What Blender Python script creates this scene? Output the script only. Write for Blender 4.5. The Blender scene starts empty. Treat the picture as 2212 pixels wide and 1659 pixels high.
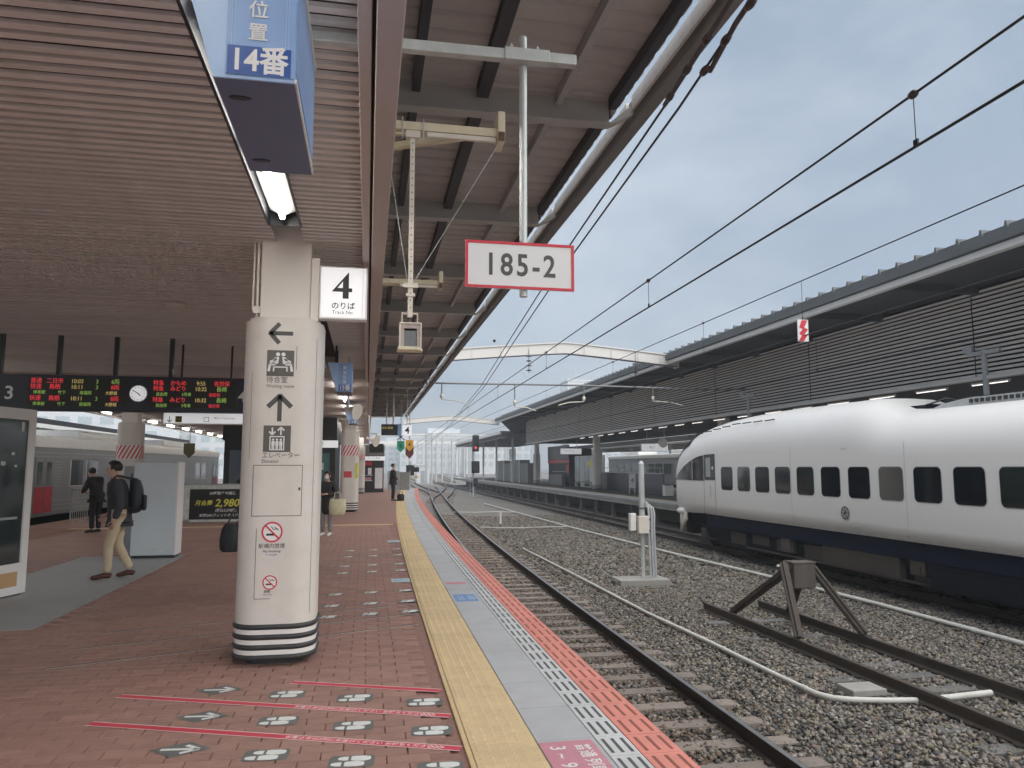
import bpy, math, random
import numpy as np
from mathutils import Matrix, Vector
random.seed(7); rng = np.random.default_rng(7)
R = math.radians
scene = bpy.context.scene
C = scene.collection
# ------------------------------------------------------------------ camera
EYE = 1.6
cam = bpy.data.cameras.new('camera'); camo = bpy.data.objects.new('camera', cam); C.objects.link(camo)
cam.sensor_fit = 'HORIZONTAL'; cam.sensor_width = 36.0; cam.lens = 36.0 * 1620 / 2212
cam.clip_start = 0.05; cam.clip_end = 4000
YAW, PITCH = R(10.870), R(6.323)
camo.location = (0, 0, EYE); camo.rotation_euler = (R(90) + PITCH, 0, -YAW)
scene.camera = camo
# ------------------------------------------------------------------ sky, sun, exposure
SUN_EL, SUN_AZ = R(48), R(136)          # azimuth clockwise from the +Y track direction
world = bpy.data.worlds.new('World'); scene.world = world; world.use_nodes = True
wt = world.node_tree; wt.nodes.clear()
def wn(t, **k):
    n = wt.nodes.new(t)
    for a, b in k.items(): setattr(n, a, b)
    return n
sky = wn('ShaderNodeTexSky', sky_type='NISHITA', sun_disc=False, sun_elevation=SUN_EL, sun_rotation=SUN_AZ, air_density=1.0, dust_density=3.0)
tc = wn('ShaderNodeTexCoord'); mp = wn('ShaderNodeMapping'); mp.inputs['Scale'].default_value = (1, 1, 2.6)
nz = wn('ShaderNodeTexNoise'); nz.inputs['Scale'].default_value = 2.3; nz.inputs['Detail'].default_value = 6; nz.inputs['Roughness'].default_value = .55
rp = wn('ShaderNodeValToRGB'); rp.color_ramp.elements[0].position = .36; rp.color_ramp.elements[1].position = .70
rp.color_ramp.elements[0].color = (2.15, 2.68, 3.36, 1); rp.color_ramp.elements[1].color = (3.95, 4.38, 4.9, 1)
mx = wn('ShaderNodeMixRGB'); mx.inputs['Fac'].default_value = .86
bg = wn('ShaderNodeBackground'); bg.inputs['Strength'].default_value = .1
out = wn('ShaderNodeOutputWorld'); L = wt.links.new
L(tc.outputs['Generated'], mp.inputs['Vector']); L(mp.outputs['Vector'], nz.inputs['Vector']); L(nz.outputs['Fac'], rp.inputs['Fac'])
L(sky.outputs['Color'], mx.inputs['Color1']); L(rp.outputs['Color'], mx.inputs['Color2']); L(mx.outputs['Color'], bg.inputs['Color']); L(bg.outputs['Background'], out.inputs['Surface'])
sun = bpy.data.lights.new('sun', 'SUN'); sun.energy = 3.0; sun.angle = R(120); sun.color = (1.0, .96, .9)
suno = bpy.data.objects.new('sun', sun); C.objects.link(suno)
suno.rotation_euler = (R(90) - SUN_EL, 0, math.pi - SUN_AZ); suno.location = (20, 0, 40)
scene.view_settings.view_transform = 'Standard'; scene.view_settings.look = 'None'
scene.view_settings.exposure = 0.78; scene.view_settings.gamma = 1.0; scene.view_settings.use_curve_mapping = False
scene.cycles.max_bounces = 5; scene.cycles.diffuse_bounces = 3; scene.cycles.glossy_bounces = 3; scene.cycles.transmission_bounces = 4
scene.cycles.use_adaptive_sampling = True; scene.cycles.adaptive_threshold = .03; scene.cycles.use_denoising = True; scene.cycles.sample_clamp_indirect = 4.0
# ------------------------------------------------------------------ materials
MATS = {}
def M(name, rgb, rough=.6, metal=0.0, var=.12, scale=6.0, bump=0.0, bscale=60.0, rnd=0.0, emit=0.0, stain=None, coat=0.0, spec=.5, stretch=(1, 1, 1), rv=.1, wpos=False):
    if name in MATS: return MATS[name]
    m = bpy.data.materials.new(name); m.use_nodes = True; nt = m.node_tree; b = nt.nodes['Principled BSDF']; lk = nt.links.new
    def N(t, **k):
        n = nt.nodes.new(t)
        for a, v in k.items(): setattr(n, a, v)
        return n
    b.inputs['Roughness'].default_value = rough; b.inputs['Metallic'].default_value = metal
    b.inputs['Specular IOR Level'].default_value = spec
    if coat: b.inputs['Coat Weight'].default_value = coat
    if emit:
        b.inputs['Emission Color'].default_value = (*rgb, 1); b.inputs['Emission Strength'].default_value = emit
    t = N('ShaderNodeTexCoord'); mpn = N('ShaderNodeMapping'); mpn.inputs['Scale'].default_value = stretch; lk((N('ShaderNodeNewGeometry').outputs['Position'] if wpos else t.outputs['Object']), mpn.inputs['Vector'])
    n1 = N('ShaderNodeTexNoise'); n1.inputs['Scale'].default_value = scale; n1.inputs['Detail'].default_value = 7; n1.inputs['Roughness'].default_value = .62
    lk(mpn.outputs['Vector'], n1.inputs['Vector'])
    mr = N('ShaderNodeMapRange'); mr.inputs['From Min'].default_value = .25; mr.inputs['From Max'].default_value = .75
    mr.inputs['To Min'].default_value = 1 - var; mr.inputs['To Max'].default_value = 1 + var; lk(n1.outputs['Fac'], mr.inputs['Value'])
    fac = mr.outputs['Result']
    if rnd:
        oi = N('ShaderNodeObjectInfo'); m2 = N('ShaderNodeMapRange'); m2.inputs['To Min'].default_value = 1 - rnd; m2.inputs['To Max'].default_value = 1 + rnd
        lk(oi.outputs['Random'], m2.inputs['Value']); mm = N('ShaderNodeMath', operation='MULTIPLY'); lk(fac, mm.inputs[0]); lk(m2.outputs['Result'], mm.inputs[1]); fac = mm.outputs[0]
    vm = N('ShaderNodeVectorMath', operation='SCALE'); vm.inputs[0].default_value = rgb; lk(fac, vm.inputs['Scale'])
    col = vm.outputs['Vector']
    if stain:
        sc, amt, crgb = stain
        n2 = N('ShaderNodeTexNoise'); n2.inputs['Scale'].default_value = sc; n2.inputs['Detail'].default_value = 9; n2.inputs['Roughness'].default_value = .7; lk(mpn.outputs['Vector'], n2.inputs['Vector'])
        r2 = N('ShaderNodeMapRange'); r2.inputs['From Min'].default_value = .5; r2.inputs['From Max'].default_value = .72; r2.inputs['To Max'].default_value = amt; lk(n2.outputs['Fac'], r2.inputs['Value'])
        mxn = N('ShaderNodeMixRGB'); mxn.inputs['Color2'].default_value = (*crgb, 1); lk(r2.outputs['Result'], mxn.inputs['Fac']); lk(col, mxn.inputs['Color1']); col = mxn.outputs['Color']
    lk(col, b.inputs['Base Color'])
    if not emit:
        rr = N('ShaderNodeMapRange'); rr.inputs['To Min'].default_value = max(.03, rough - rv); rr.inputs['To Max'].default_value = min(1, rough + rv); lk(n1.outputs['Fac'], rr.inputs['Value']); lk(rr.outputs['Result'], b.inputs['Roughness'])
    if bump:
        n3 = N('ShaderNodeTexNoise'); n3.inputs['Scale'].default_value = bscale; n3.inputs['Detail'].default_value = 5; lk(mpn.outputs['Vector'], n3.inputs['Vector'])
        bp = N('ShaderNodeBump'); bp.inputs['Strength'].default_value = bump; bp.inputs['Distance'].default_value = .01; lk(n3.outputs['Fac'], bp.inputs['Height']); lk(bp.outputs['Normal'], b.inputs['Normal'])
    MATS[name] = m; return m
def glass(name, rgb, rough=.06, a=1.0):
    if name in MATS: return MATS[name]
    m = M(name, rgb, rough, 0, .05); b = m.node_tree.nodes['Principled BSDF']
    for l in list(b.inputs['Roughness'].links): m.node_tree.links.remove(l)
    b.inputs['Roughness'].default_value = rough; b.inputs['Coat Weight'].default_value = .6; b.inputs['Alpha'].default_value = a
    return m
m_brick = M('brick_red', (.36, .21, .172), .62, var=.13, scale=9, bump=.25, bscale=140, rnd=.10, wpos=True, stain=(.55, .42, (.19, .11, .092)))
m_joint = M('joint_mortar', (.29, .168, .138), .9, var=.25, scale=30)
m_brick2 = None
m_concrete = M('concrete', (.34, .33, .31), .85, var=.18, scale=3, bump=.4, bscale=40, stain=(1.5, .5, (.16, .15, .14)))
m_concdark = M('concrete_dark', (.16, .155, .15), .9, var=.2, scale=3, bump=.4, bscale=30)
m_greyslab = M('grey_slab', (.47, .48, .50), .7, var=.09, scale=5, bump=.2, bscale=160, rnd=.05, wpos=True, stain=(1.3, .4, (.32, .32, .32)))
m_greyfloor = M('grey_floor', (.35, .35, .35), .55, var=.1, scale=2.5, bump=.15, bscale=100, stain=(1.2, .3, (.25, .25, .24)))
m_yellow = M('tactile_yellow', (.69, .53, .31), .7, var=.1, scale=7, bump=.2, bscale=120, rnd=.05, wpos=True, stain=(1.4, .45, (.42, .33, .2)))
m_yellowline = M('border_yellow', (.66, .5, .28), .7, var=.12, scale=5)
m_whitetile = M('white_tile', (.60, .61, .62), .6, var=.08, scale=6, rnd=.05, wpos=True, stain=(1.8, .4, (.35, .35, .35)))
m_orange = M('orange_tile', (.73, .27, .215), .6, var=.1, scale=6, rnd=.05, wpos=True, stain=(1.8, .4, (.45, .2, .15)))
m_slot = M('groove_dark', (.09, .095, .10), .8, var=.2)
m_slotred = M('groove_red', (.30, .10, .075), .8, var=.2)
m_slat = M('slat_brown', (.68, .635, .605), .55, var=.08, scale=3, rnd=.06)
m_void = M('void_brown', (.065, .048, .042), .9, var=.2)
m_ceil = M('plain_ceiling', (.46, .41, .39), .7, var=.08, scale=1.2)
m_fascia = M('fascia_beige', (.50, .43, .40), .5, var=.07, scale=2, stain=(1.0, .2, (.28, .22, .2)))
m_deck = M('roof_deck', (.54, .495, .475), .5, var=.1, scale=1.4, stain=(.8, .3, (.24, .19, .18)))
m_beam = M('roof_beam', (.46, .44, .42), .5, var=.1, scale=2)
m_purlin = M('purlin_dark', (.06, .058, .07), .6, var=.15)
m_gutter = M('gutter_grey', (.42, .41, .39), .5, .2, var=.15, scale=2, stain=(1.5, .4, (.2, .17, .15)))
m_white = M('white_paint', (.80, .79, .77), .45, var=.05, scale=2, stain=(1.3, .12, (.55, .52, .48)))
m_strip = M('eave_sky_white', (.82, .80, .77), .5, var=.15, scale=4, stain=(3, .4, (.5, .46, .42)))  # white painted for the bright sky glimpsed at the eave
m_offwhite = M('column_white', (.70, .665, .62), .5, var=.06, scale=1.6, stain=(3.5, .3, (.5, .45, .40)))
m_post = M('post_paint', (.80, .755, .70), .5, var=.05, scale=2)
m_black = M('black_rubber', (.035, .036, .038), .45, var=.2, scale=14, bump=.1)
m_blackpaint = M('black_paint', (.012, .013, .018), .35, var=.1)
m_navy = M('navy_paint', (.012, .014, .03), .35, var=.15)
m_ink = M('ink_grey', (.075, .078, .075), .5, var=.08)
m_inkblack = M('ink_black', (.02, .02, .022), .5, var=.08)
m_pictogrey = M('picto_grey', (.11, .105, .095), .5, var=.08)
m_red = M('sign_red', (.62, .03, .055), .45, var=.08)
m_stripered = M('stripe_red', (.60, .06, .09), .5, var=.1)
m_tapered = M('tape_red', (.62, .055, .09), .55, var=.14, scale=10)
m_tapewhite = M('tape_white', (.80, .74, .72), .55, var=.1)
m_signwhite = M('sign_white', (.78, .79, .79), .4, var=.04, scale=2)
m_blue = M('sign_blue', (.24, .39, .68), .35, var=.12, scale=2.5, stain=(2, .2, (.5, .6, .75)))
m_bluelight = M('sign_blue_light', (.36, .53, .78), .3, var=.14, scale=2.5, stain=(2, .2, (.6, .7, .85)))
m_bluedeep = M('sign_blue_deep', (.02, .085, .33), .35, var=.06)
m_gutterdark = M('gutter_dark', (.22, .21, .20), .6, .1, var=.2, scale=2)
m_boom = M('boom_grey', (.22, .23, .24), .5, .2, var=.1)
m_navyband = M('train_navy', (.006, .010, .032), .7, var=.1, spec=.2)
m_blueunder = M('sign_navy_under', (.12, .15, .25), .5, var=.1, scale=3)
m_galv = M('galvanised', (.50, .53, .52), .42, .55, var=.16, scale=14, stain=(5, .25, (.36, .36, .34)))
m_greypole = M('grey_pole', (.50, .52, .53), .5, .1, var=.1, scale=6)
m_cream = M('cream_steel', (.70, .63, .46), .5, var=.1, scale=5, stain=(6, .3, (.42, .33, .22)))
m_creamwhite = M('cream_white', (.72, .67, .59), .5, var=.06, scale=4)
m_rust = M('rust_steel', (.15, .085, .055), .8, .1, var=.3, scale=18, bump=.3)
m_railtop = M('rail_polished', (.38, .37, .36), .32, .85, var=.12, scale=10)
m_railside = M('rail_rust', (.055, .043, .038), .8, .1, var=.25, scale=12, bump=.2)
m_railold = M('rail_old', (.07, .058, .05), .7, .2, var=.25, scale=12, bump=.2)
m_sleeper = M('sleeper_brown', (.25, .21, .185), .9, var=.2, scale=5, bump=.5, bscale=50, rnd=.12)
m_sleepgrey = M('sleeper_grey', (.15, .148, .142), .9, var=.2, scale=5, bump=.5, bscale=50, rnd=.15)
m_conduit = M('conduit_white', (.62, .62, .58), .6, var=.1, scale=6, stain=(5, .4, (.45, .42, .36)))
m_timber = M('old_timber', (.10, .087, .08), .85, var=.25, scale=8, bump=.5, stretch=(1, 1, .2))
m_train = M('train_white', (.86, .845, .82), .42, var=.012, scale=.4, coat=.08, rv=.0)
m_trainunder = M('train_underframe', (.008, .009, .014), .85, var=.3, scale=4, spec=.2)
m_trainbox = M('train_equipment', (.055, .045, .038), .7, var=.25, scale=4)
m_trainroof = M('train_roof_grey', (.42, .43, .43), .5, var=.1, scale=3)
g_train = glass('train_window', (.006, .009, .013), .08); g_train.node_tree.nodes['Principled BSDF'].inputs['Coat Weight'].default_value = .0; g_train.node_tree.nodes['Principled BSDF'].inputs['Specular IOR Level'].default_value = .25
g_dark = glass('dark_glass', (.018, .022, .024), .05)
g_panel = glass('panel_glass', (.03, .042, .045), .1)
m_stainless = M('stainless', (.34, .35, .36), .38, .6, var=.1, scale=5, stretch=(1, .3, 6))
m_doorred = M('door_red', (.50, .025, .04), .4, var=.06)
m_lamp = M('lamp_tube', (1.0, .97, .90), .5, emit=26.0, var=0)
m_lampdim = M('lamp_tube_small', (1.0, .97, .92), .5, emit=.9, var=0)
m_ledred = M('led_red', (1.0, .06, .08), .5, emit=.26, var=0)
m_ledgreen = M('led_green', (.45, .80, .15), .5, emit=.13, var=0)
m_ledyellow = M('led_yellow', (.95, .75, .25), .5, emit=.16, var=0)
m_ledscreen = M('led_screen', (.008, .010, .006), .4, var=.2, scale=30)
m_signlit = M('lit_sign_white', (.85, .86, .88), .4, emit=.28, var=0)
m_wire = M('wire_dark', (.045, .048, .05), .5, .4, var=.1)
m_insul = M('insulator', (.07, .05, .05), .3, var=.1)
m_arch = M('arch_white', (.72, .70, .67), .5, var=.06, scale=1, stain=(.7, .25, (.6, .57, .52)))
m_louvre = M('louvre_grey', (.70, .68, .65), .5, var=.08, scale=1, rnd=.06)
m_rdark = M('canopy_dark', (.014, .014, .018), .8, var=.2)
m_rdeck = M('canopy_deck', (.10, .10, .115), .7, var=.2, scale=2)
m_roofseam = M('roof_seam', (.13, .14, .145), .6, .2, var=.15, scale=2)
m_skin = M('skin', (.55, .34, .25), .5, var=.06)
m_hair = M('hair_black', (.012, .010, .010), .5, var=.3, scale=40)
m_jacket = M('jacket_charcoal', (.042, .043, .052), .8, var=.2, scale=12, bump=.3, bscale=40)
m_khaki = M('khaki_cotton', (.60, .49, .34), .85, var=.1, scale=8, bump=.35, bscale=25)
m_brownleather = M('brown_leather', (.085, .03, .02), .4, var=.2)
m_backpack = M('backpack_nylon', (.014, .018, .022), .6, var=.25, scale=14, bump=.3, bscale=60)
m_suit = M('suit_black', (.016, .016, .02), .75, var=.2)
m_coat = M('coat_dark', (.03, .028, .03), .8, var=.2)
m_greycloth = M('grey_cloth', (.28, .27, .27), .85, var=.2)
m_tote = M('tote_cream', (.66, .62, .42), .8, var=.15, scale=10)
m_panelblue = M('panel_pale_blue', (.62, .69, .73), .35, var=.05, scale=1.5, stain=(2, .1, (.4, .45, .48)))
m_panelgrey = M('panel_grey', (.36, .38, .39), .5, var=.06)
m_kiosk = M('kiosk_dark', (.020, .022, .024), .5, var=.15)
m_cabinet = M('cabinet_grey', (.22, .215, .205), .6, var=.08, scale=2)
m_tan = M('tan_sticker', (.55, .35, .18), .5, var=.05)
m_green = M('sign_green', (.02, .35, .20), .45, var=.06)
m_amber = M('sign_amber', (.80, .42, .03), .45, var=.08)
m_maroon = M('sign_maroon', (.14, .035, .025), .5, var=.1)
m_olive = M('sign_olive', (.10, .085, .03), .5, var=.15)
m_haze1 = M('hazed_building', (.68, .71, .74), .7, var=.06, scale=.1)  # wall colour paled to carry part of the distance haze
m_haze2 = M('hazed_window', (.45, .52, .56), .4, var=.1, scale=.1)  # window tone also faded in colour as haze would fade it
m_teal = M('teal_panel', (.05, .16, .15), .5, var=.1)
m_adblack = M('ad_black', (.012, .012, .014), .5, var=.1)
m_adyellow = M('ad_yellow', (.75, .72, .10), .5, var=.1)
m_adpale = M('ad_pale', (.62, .66, .62), .5, var=.25, scale=9)
m_stickerblue = M('sticker_blue', (.16, .28, .55), .5, var=.25, scale=25)
m_stickercyan = M('sticker_cyan', (.48, .64, .70), .5, var=.15, scale=25)
m_stickerpink = M('sticker_pink', (.58, .25, .30), .5, var=.12, scale=12)
m_footgrey = M('sticker_slate', (.15, .155, .15), .6, var=.12, scale=12)
m_footwhite = M('sticker_white', (.78, .80, .78), .6, var=.08, scale=12)
m_seam = M('seam_line', (.06, .055, .06), .7, var=.1)
# ------------------------------------------------------------------ mesh helpers
def wm(o):
    m = o.matrix_basis.copy() if o.parent is None else wm(o.parent) @ o.matrix_parent_inverse @ o.matrix_basis
    return m
def props(o, label=None, cat=None, group=None, kind=None):
    if label: o['label'] = label
    if cat: o['category'] = cat
    if group: o['group'] = group
    if kind: o['kind'] = kind
    return o
def setparent(o, p, world_space=True):
    o.parent = p
    if world_space: o.matrix_parent_inverse = wm(p).inverted()
def thing(name, label, cat, loc=(0, 0, 0), group=None, rz=0.0):
    o = bpy.data.objects.new(name, None); C.objects.link(o); o.empty_display_size = .1
    o.location = loc; o.rotation_euler = (0, 0, rz); return props(o, label, cat, group)
def fr(o, r, u):
    r = Vector(r).normalized(); u = Vector(u); u = (u - r * u.dot(r)).normalized(); n = r.cross(u)
    m = Matrix.Identity(4)
    for i in range(3): m[i][0], m[i][1], m[i][2], m[i][3] = r[i], u[i], n[i], o[i]
    return m
def front(x, y, z): return fr((x, y, z), (1, 0, 0), (0, 0, 1))      # faces -Y
def floor(x, y, z, a=0.0): return fr((x, y, z), (math.cos(a), math.sin(a), 0), (-math.sin(a), math.cos(a), 0))
BOXF = [(0, 3, 2, 1), (4, 5, 6, 7), (0, 1, 5, 4), (1, 2, 6, 5), (2, 3, 7, 6), (3, 0, 4, 7)]
class MB:
    def __init__(s): s.v = []; s.f = []; s.m = []; s.sm = []
    def add(s, vs, fs, mi=0, sm=False, mat=None):
        o = len(s.v)
        s.v += [tuple(mat @ Vector(p)) for p in vs] if mat is not None else [tuple(p) for p in vs]
        for f in fs: s.f.append(tuple(i + o for i in f)); s.m.append(mi); s.sm.append(sm)
        return s
    def box(s, x0, x1, y0, y1, z0, z1, mi=0, mat=None):
        if x0 > x1: x0, x1 = x1, x0
        if y0 > y1: y0, y1 = y1, y0
        if z0 > z1: z0, z1 = z1, z0
        return s.add([(x0, y0, z0), (x1, y0, z0), (x1, y1, z0), (x0, y1, z0), (x0, y0, z1), (x1, y0, z1), (x1, y1, z1), (x0, y1, z1)], BOXF, mi, False, mat)
    def bar(s, a, b, w, h=None, mi=0, up=(0, 0, 1)):
        a, b = Vector(a), Vector(b); d = (b - a); ln = d.length; d.normalize(); h = h or w; u = Vector(up)
        if abs(d.dot(u)) > .98: u = Vector((0, 1, 0))
        x = d.cross(u).normalized(); u = x.cross(d)
        m = Matrix.Identity(4)
        for i in range(3): m[i][0], m[i][1], m[i][2], m[i][3] = x[i], d[i], u[i], a[i]
        return s.box(-w / 2, w / 2, 0, ln, -h / 2, h / 2, mi, m)
    def tube(s, pts, r, n=8, mi=0, cap=True, radii=None):
        P = [Vector(p) for p in pts]; k = len(P); rings = []; prev = None
        for i in range(k):
            d = (P[min(i + 1, k - 1)] - P[max(i - 1, 0)]).normalized()
            if prev is None:
                u = Vector((0, 0, 1)) if abs(d.z) < .9 else Vector((0, 1, 0)); x = d.cross(u).normalized()
            else: x = (prev - d * prev.dot(d)).normalized()
            prev = x; y = d.cross(x); rr = radii[i] if radii else r
            rings.append([P[i] + (x * math.cos(t) + y * math.sin(t)) * rr for t in [2 * math.pi * j / n for j in range(n)]])
        vs = [p for q in rings for p in q]; fs = []
        for i in range(k - 1):
            for j in range(n): fs.append((i * n + j, i * n + (j + 1) % n, (i + 1) * n + (j + 1) % n, (i + 1) * n + j))
        s.add(vs, fs, mi, True)
        if cap:
            s.add(rings[0], [tuple(range(n - 1, -1, -1))], mi); s.add(rings[-1], [tuple(range(n))], mi)
        return s
    def prism(s, poly, h0, h1, mi=0, mat=None, sm=False):   # poly in XY, extruded along Z
        n = len(poly); vs = [(x, y, h0) for x, y in poly] + [(x, y, h1) for x, y in poly]
        s.add(vs, [tuple(range(n - 1, -1, -1)), tuple(range(n, 2 * n))], mi, False, mat)
        return s.add(vs, [(i, (i + 1) % n, n + (i + 1) % n, n + i) for i in range(n)], mi, sm, mat)
    def sweep(s, prof, path, mi=0, closed=True, cap=True, sm=False):   # prof (a,z) swept along a horizontal path: a is to the right of travel
        k = len(path); n = len(prof); vs = []
        for i in range(k):
            p = Vector(path[i]); d = Vector(path[min(i + 1, k - 1)]) - Vector(path[max(i - 1, 0)]); d.z = 0; d.normalize(); x = Vector((d.y, -d.x, 0))
            vs += [p + x * a + Vector((0, 0, z)) for a, z in prof]
        fs = []
        for i in range(k - 1):
            for j in range(n if closed else n - 1): fs.append((i * n + j, (i + 1) * n + j, (i + 1) * n + (j + 1) % n, i * n + (j + 1) % n))
        s.add(vs, fs, mi, sm)
        if cap and closed: s.add(vs[:n], [tuple(range(n))], mi); s.add(vs[-n:], [tuple(range(n - 1, -1, -1))], mi)
        return s
    def loft(s, rings, mi=0, sm=True, cap=True):
        n = len(rings[0]); vs = [p for q in rings for p in q]; fs = []
        for i in range(len(rings) - 1):
            for j in range(n): fs.append((i * n + j, i * n + (j + 1) % n, (i + 1) * n + (j + 1) % n, (i + 1) * n + j))
        s.add(vs, fs, mi, sm)
        if cap: s.add(rings[0], [tuple(range(n - 1, -1, -1))], mi); s.add(rings[-1], [tuple(range(n))], mi)
        return s
    def ball(s, c, r, nu=10, nv=6, mi=0):
        rx, ry, rz = r if isinstance(r, tuple) else (r, r, r); rings = []
        for i in range(1, nv):
            t = math.pi * i / nv; rings.append([(c[0] + rx * math.sin(t) * math.cos(2 * math.pi * j / nu), c[1] + ry * math.sin(t) * math.sin(2 * math.pi * j / nu), c[2] - rz * math.cos(t)) for j in range(nu)])
        s.loft(rings, mi, True, False); o = len(s.v)
        s.add([(c[0], c[1], c[2] - rz)] + rings[0], [(0, 1 + (j + 1) % nu, 1 + j) for j in range(nu)], mi, True)
        return s.add([(c[0], c[1], c[2] + rz)] + rings[-1], [(0, 1 + j, 1 + (j + 1) % nu) for j in range(nu)], mi, True)
    def mesh(s, name, mats):
        me = bpy.data.meshes.new(name); me.from_pydata(s.v, [], s.f)
        for m in (mats if isinstance(mats, (list, tuple)) else [mats]): me.materials.append(m)
        me.polygons.foreach_set('material_index', s.m); me.polygons.foreach_set('use_smooth', s.sm); me.update(); return me
    def build(s, name, mats, parent=None, bevel=0.0, local=False, kind=None, label=None, weld=False):
        me = s.mesh(name, mats)
        o = bpy.data.objects.new(name, me); C.objects.link(o)
        if parent is not None: setparent(o, parent, not local)
        if weld:
            w = o.modifiers.new('weld', 'WELD'); w.merge_threshold = 1e-5
        if bevel:
            b = o.modifiers.new('bevel', 'BEVEL'); b.width = bevel; b.segments = 2; b.limit_method = 'ANGLE'; b.angle_limit = R(50)
        if kind: o['kind'] = kind
        if label: o['label'] = label
        return o
def B(name, mat, parent, *boxes, bevel=0.0, local=False, label=None):
    m = MB()
    for b in boxes: m.box(*b)
    return m.build(name, mat, parent, bevel, local, label=label)
def struct(o): o['kind'] = 'structure'; return o
def copy_tree(o, parent=None):
    c = o.copy(); C.objects.link(c)
    if parent is not None: c.parent = parent
    for ch in o.children: copy_tree(ch, c)
    return c
def text(s, size, mat, parent, F, name='lettering', ax='CENTER', ay='CENTER', bold=0.0, sx=1.0, ext=.0008, local=False, shear=0.0, sp=1.0):
    cu = bpy.data.curves.new('t', 'FONT'); cu.body = s; cu.size = size; cu.align_x = ax; cu.align_y = ay; cu.extrude = ext; cu.offset = bold; cu.shear = shear; cu.space_character = sp; cu.resolution_u = 3
    t = bpy.data.objects.new('t', cu); C.objects.link(t)
    dg = bpy.context.evaluated_depsgraph_get(); me = bpy.data.meshes.new_from_object(t.evaluated_get(dg))
    bpy.data.objects.remove(t); bpy.data.curves.remove(cu)
    me.transform(F @ Matrix.Diagonal((sx, 1, 1, 1))); me.materials.clear(); me.materials.append(mat); me.name = name
    o = bpy.data.objects.new(name, me); C.objects.link(o)
    if parent is not None: setparent(o, parent, not local)
    return o
def flat(polys, mat, parent, F, name, th=.0015, local=False, label=None):
    m = MB()
    for p in polys: m.prism(p, 0, th, 0, F)
    return m.build(name, mat, parent, local=local, label=label)
def rect(x0, x1, y0, y1): return [(x0, y0), (x1, y0), (x1, y1), (x0, y1)]
def disc(cx, cy, r, n=24, ry=None): return [(cx + r * math.cos(2 * math.pi * i / n), cy + (ry or r) * math.sin(2 * math.pi * i / n)) for i in range(n)]
def line2(a, b, w):
    a, b = Vector(a), Vector(b); d = (b - a).normalized(); n = Vector((-d.y, d.x)) * w / 2
    return [tuple(a - n), tuple(b - n), tuple(b + n), tuple(a + n)]
def rring(cx, cy, r0, r1, n=28):
    return [[(cx + r0 * math.cos(a), cy + r0 * math.sin(a)), (cx + r1 * math.cos(a), cy + r1 * math.sin(a)), (cx + r1 * math.cos(b), cy + r1 * math.sin(b)), (cx + r0 * math.cos(b), cy + r0 * math.sin(b))]
            for a, b in [(2 * math.pi * i / n, 2 * math.pi * (i + 1) / n) for i in range(n)]]
def rrect(hx, hy, r, n=6):
    p = []
    for cx, cy, a0 in ((hx - r, hy - r, 0), (-hx + r, hy - r, 90), (-hx + r, -hy + r, 180), (hx - r, -hy + r, 270)):
        p += [(cx + r * math.cos(R(a0 + 90 * i / n)), cy + r * math.sin(R(a0 + 90 * i / n))) for i in range(n + 1)]
    return p
def curve(Y): return .00062 * max(Y, 0.0) ** 2
_cf = (math.sin(YAW) * math.cos(PITCH), math.cos(YAW) * math.cos(PITCH), math.sin(PITCH))
_cr = (math.cos(YAW), -math.sin(YAW), 0.0); _cu = tuple(Vector(_cr).cross(Vector(_cf)))
def inview(x, y, z, pad=.03):
    p = (x, y, z - EYE); w = sum(a * b for a, b in zip(p, _cf))
    if w < .3: return False
    u = sum(a * b for a, b in zip(p, _cr)) / w * 1620 / 2212; v = sum(a * b for a, b in zip(p, _cu)) / w * 1620 / 1659
    return abs(u) < .5 + pad and abs(v) < .5 + pad
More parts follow.
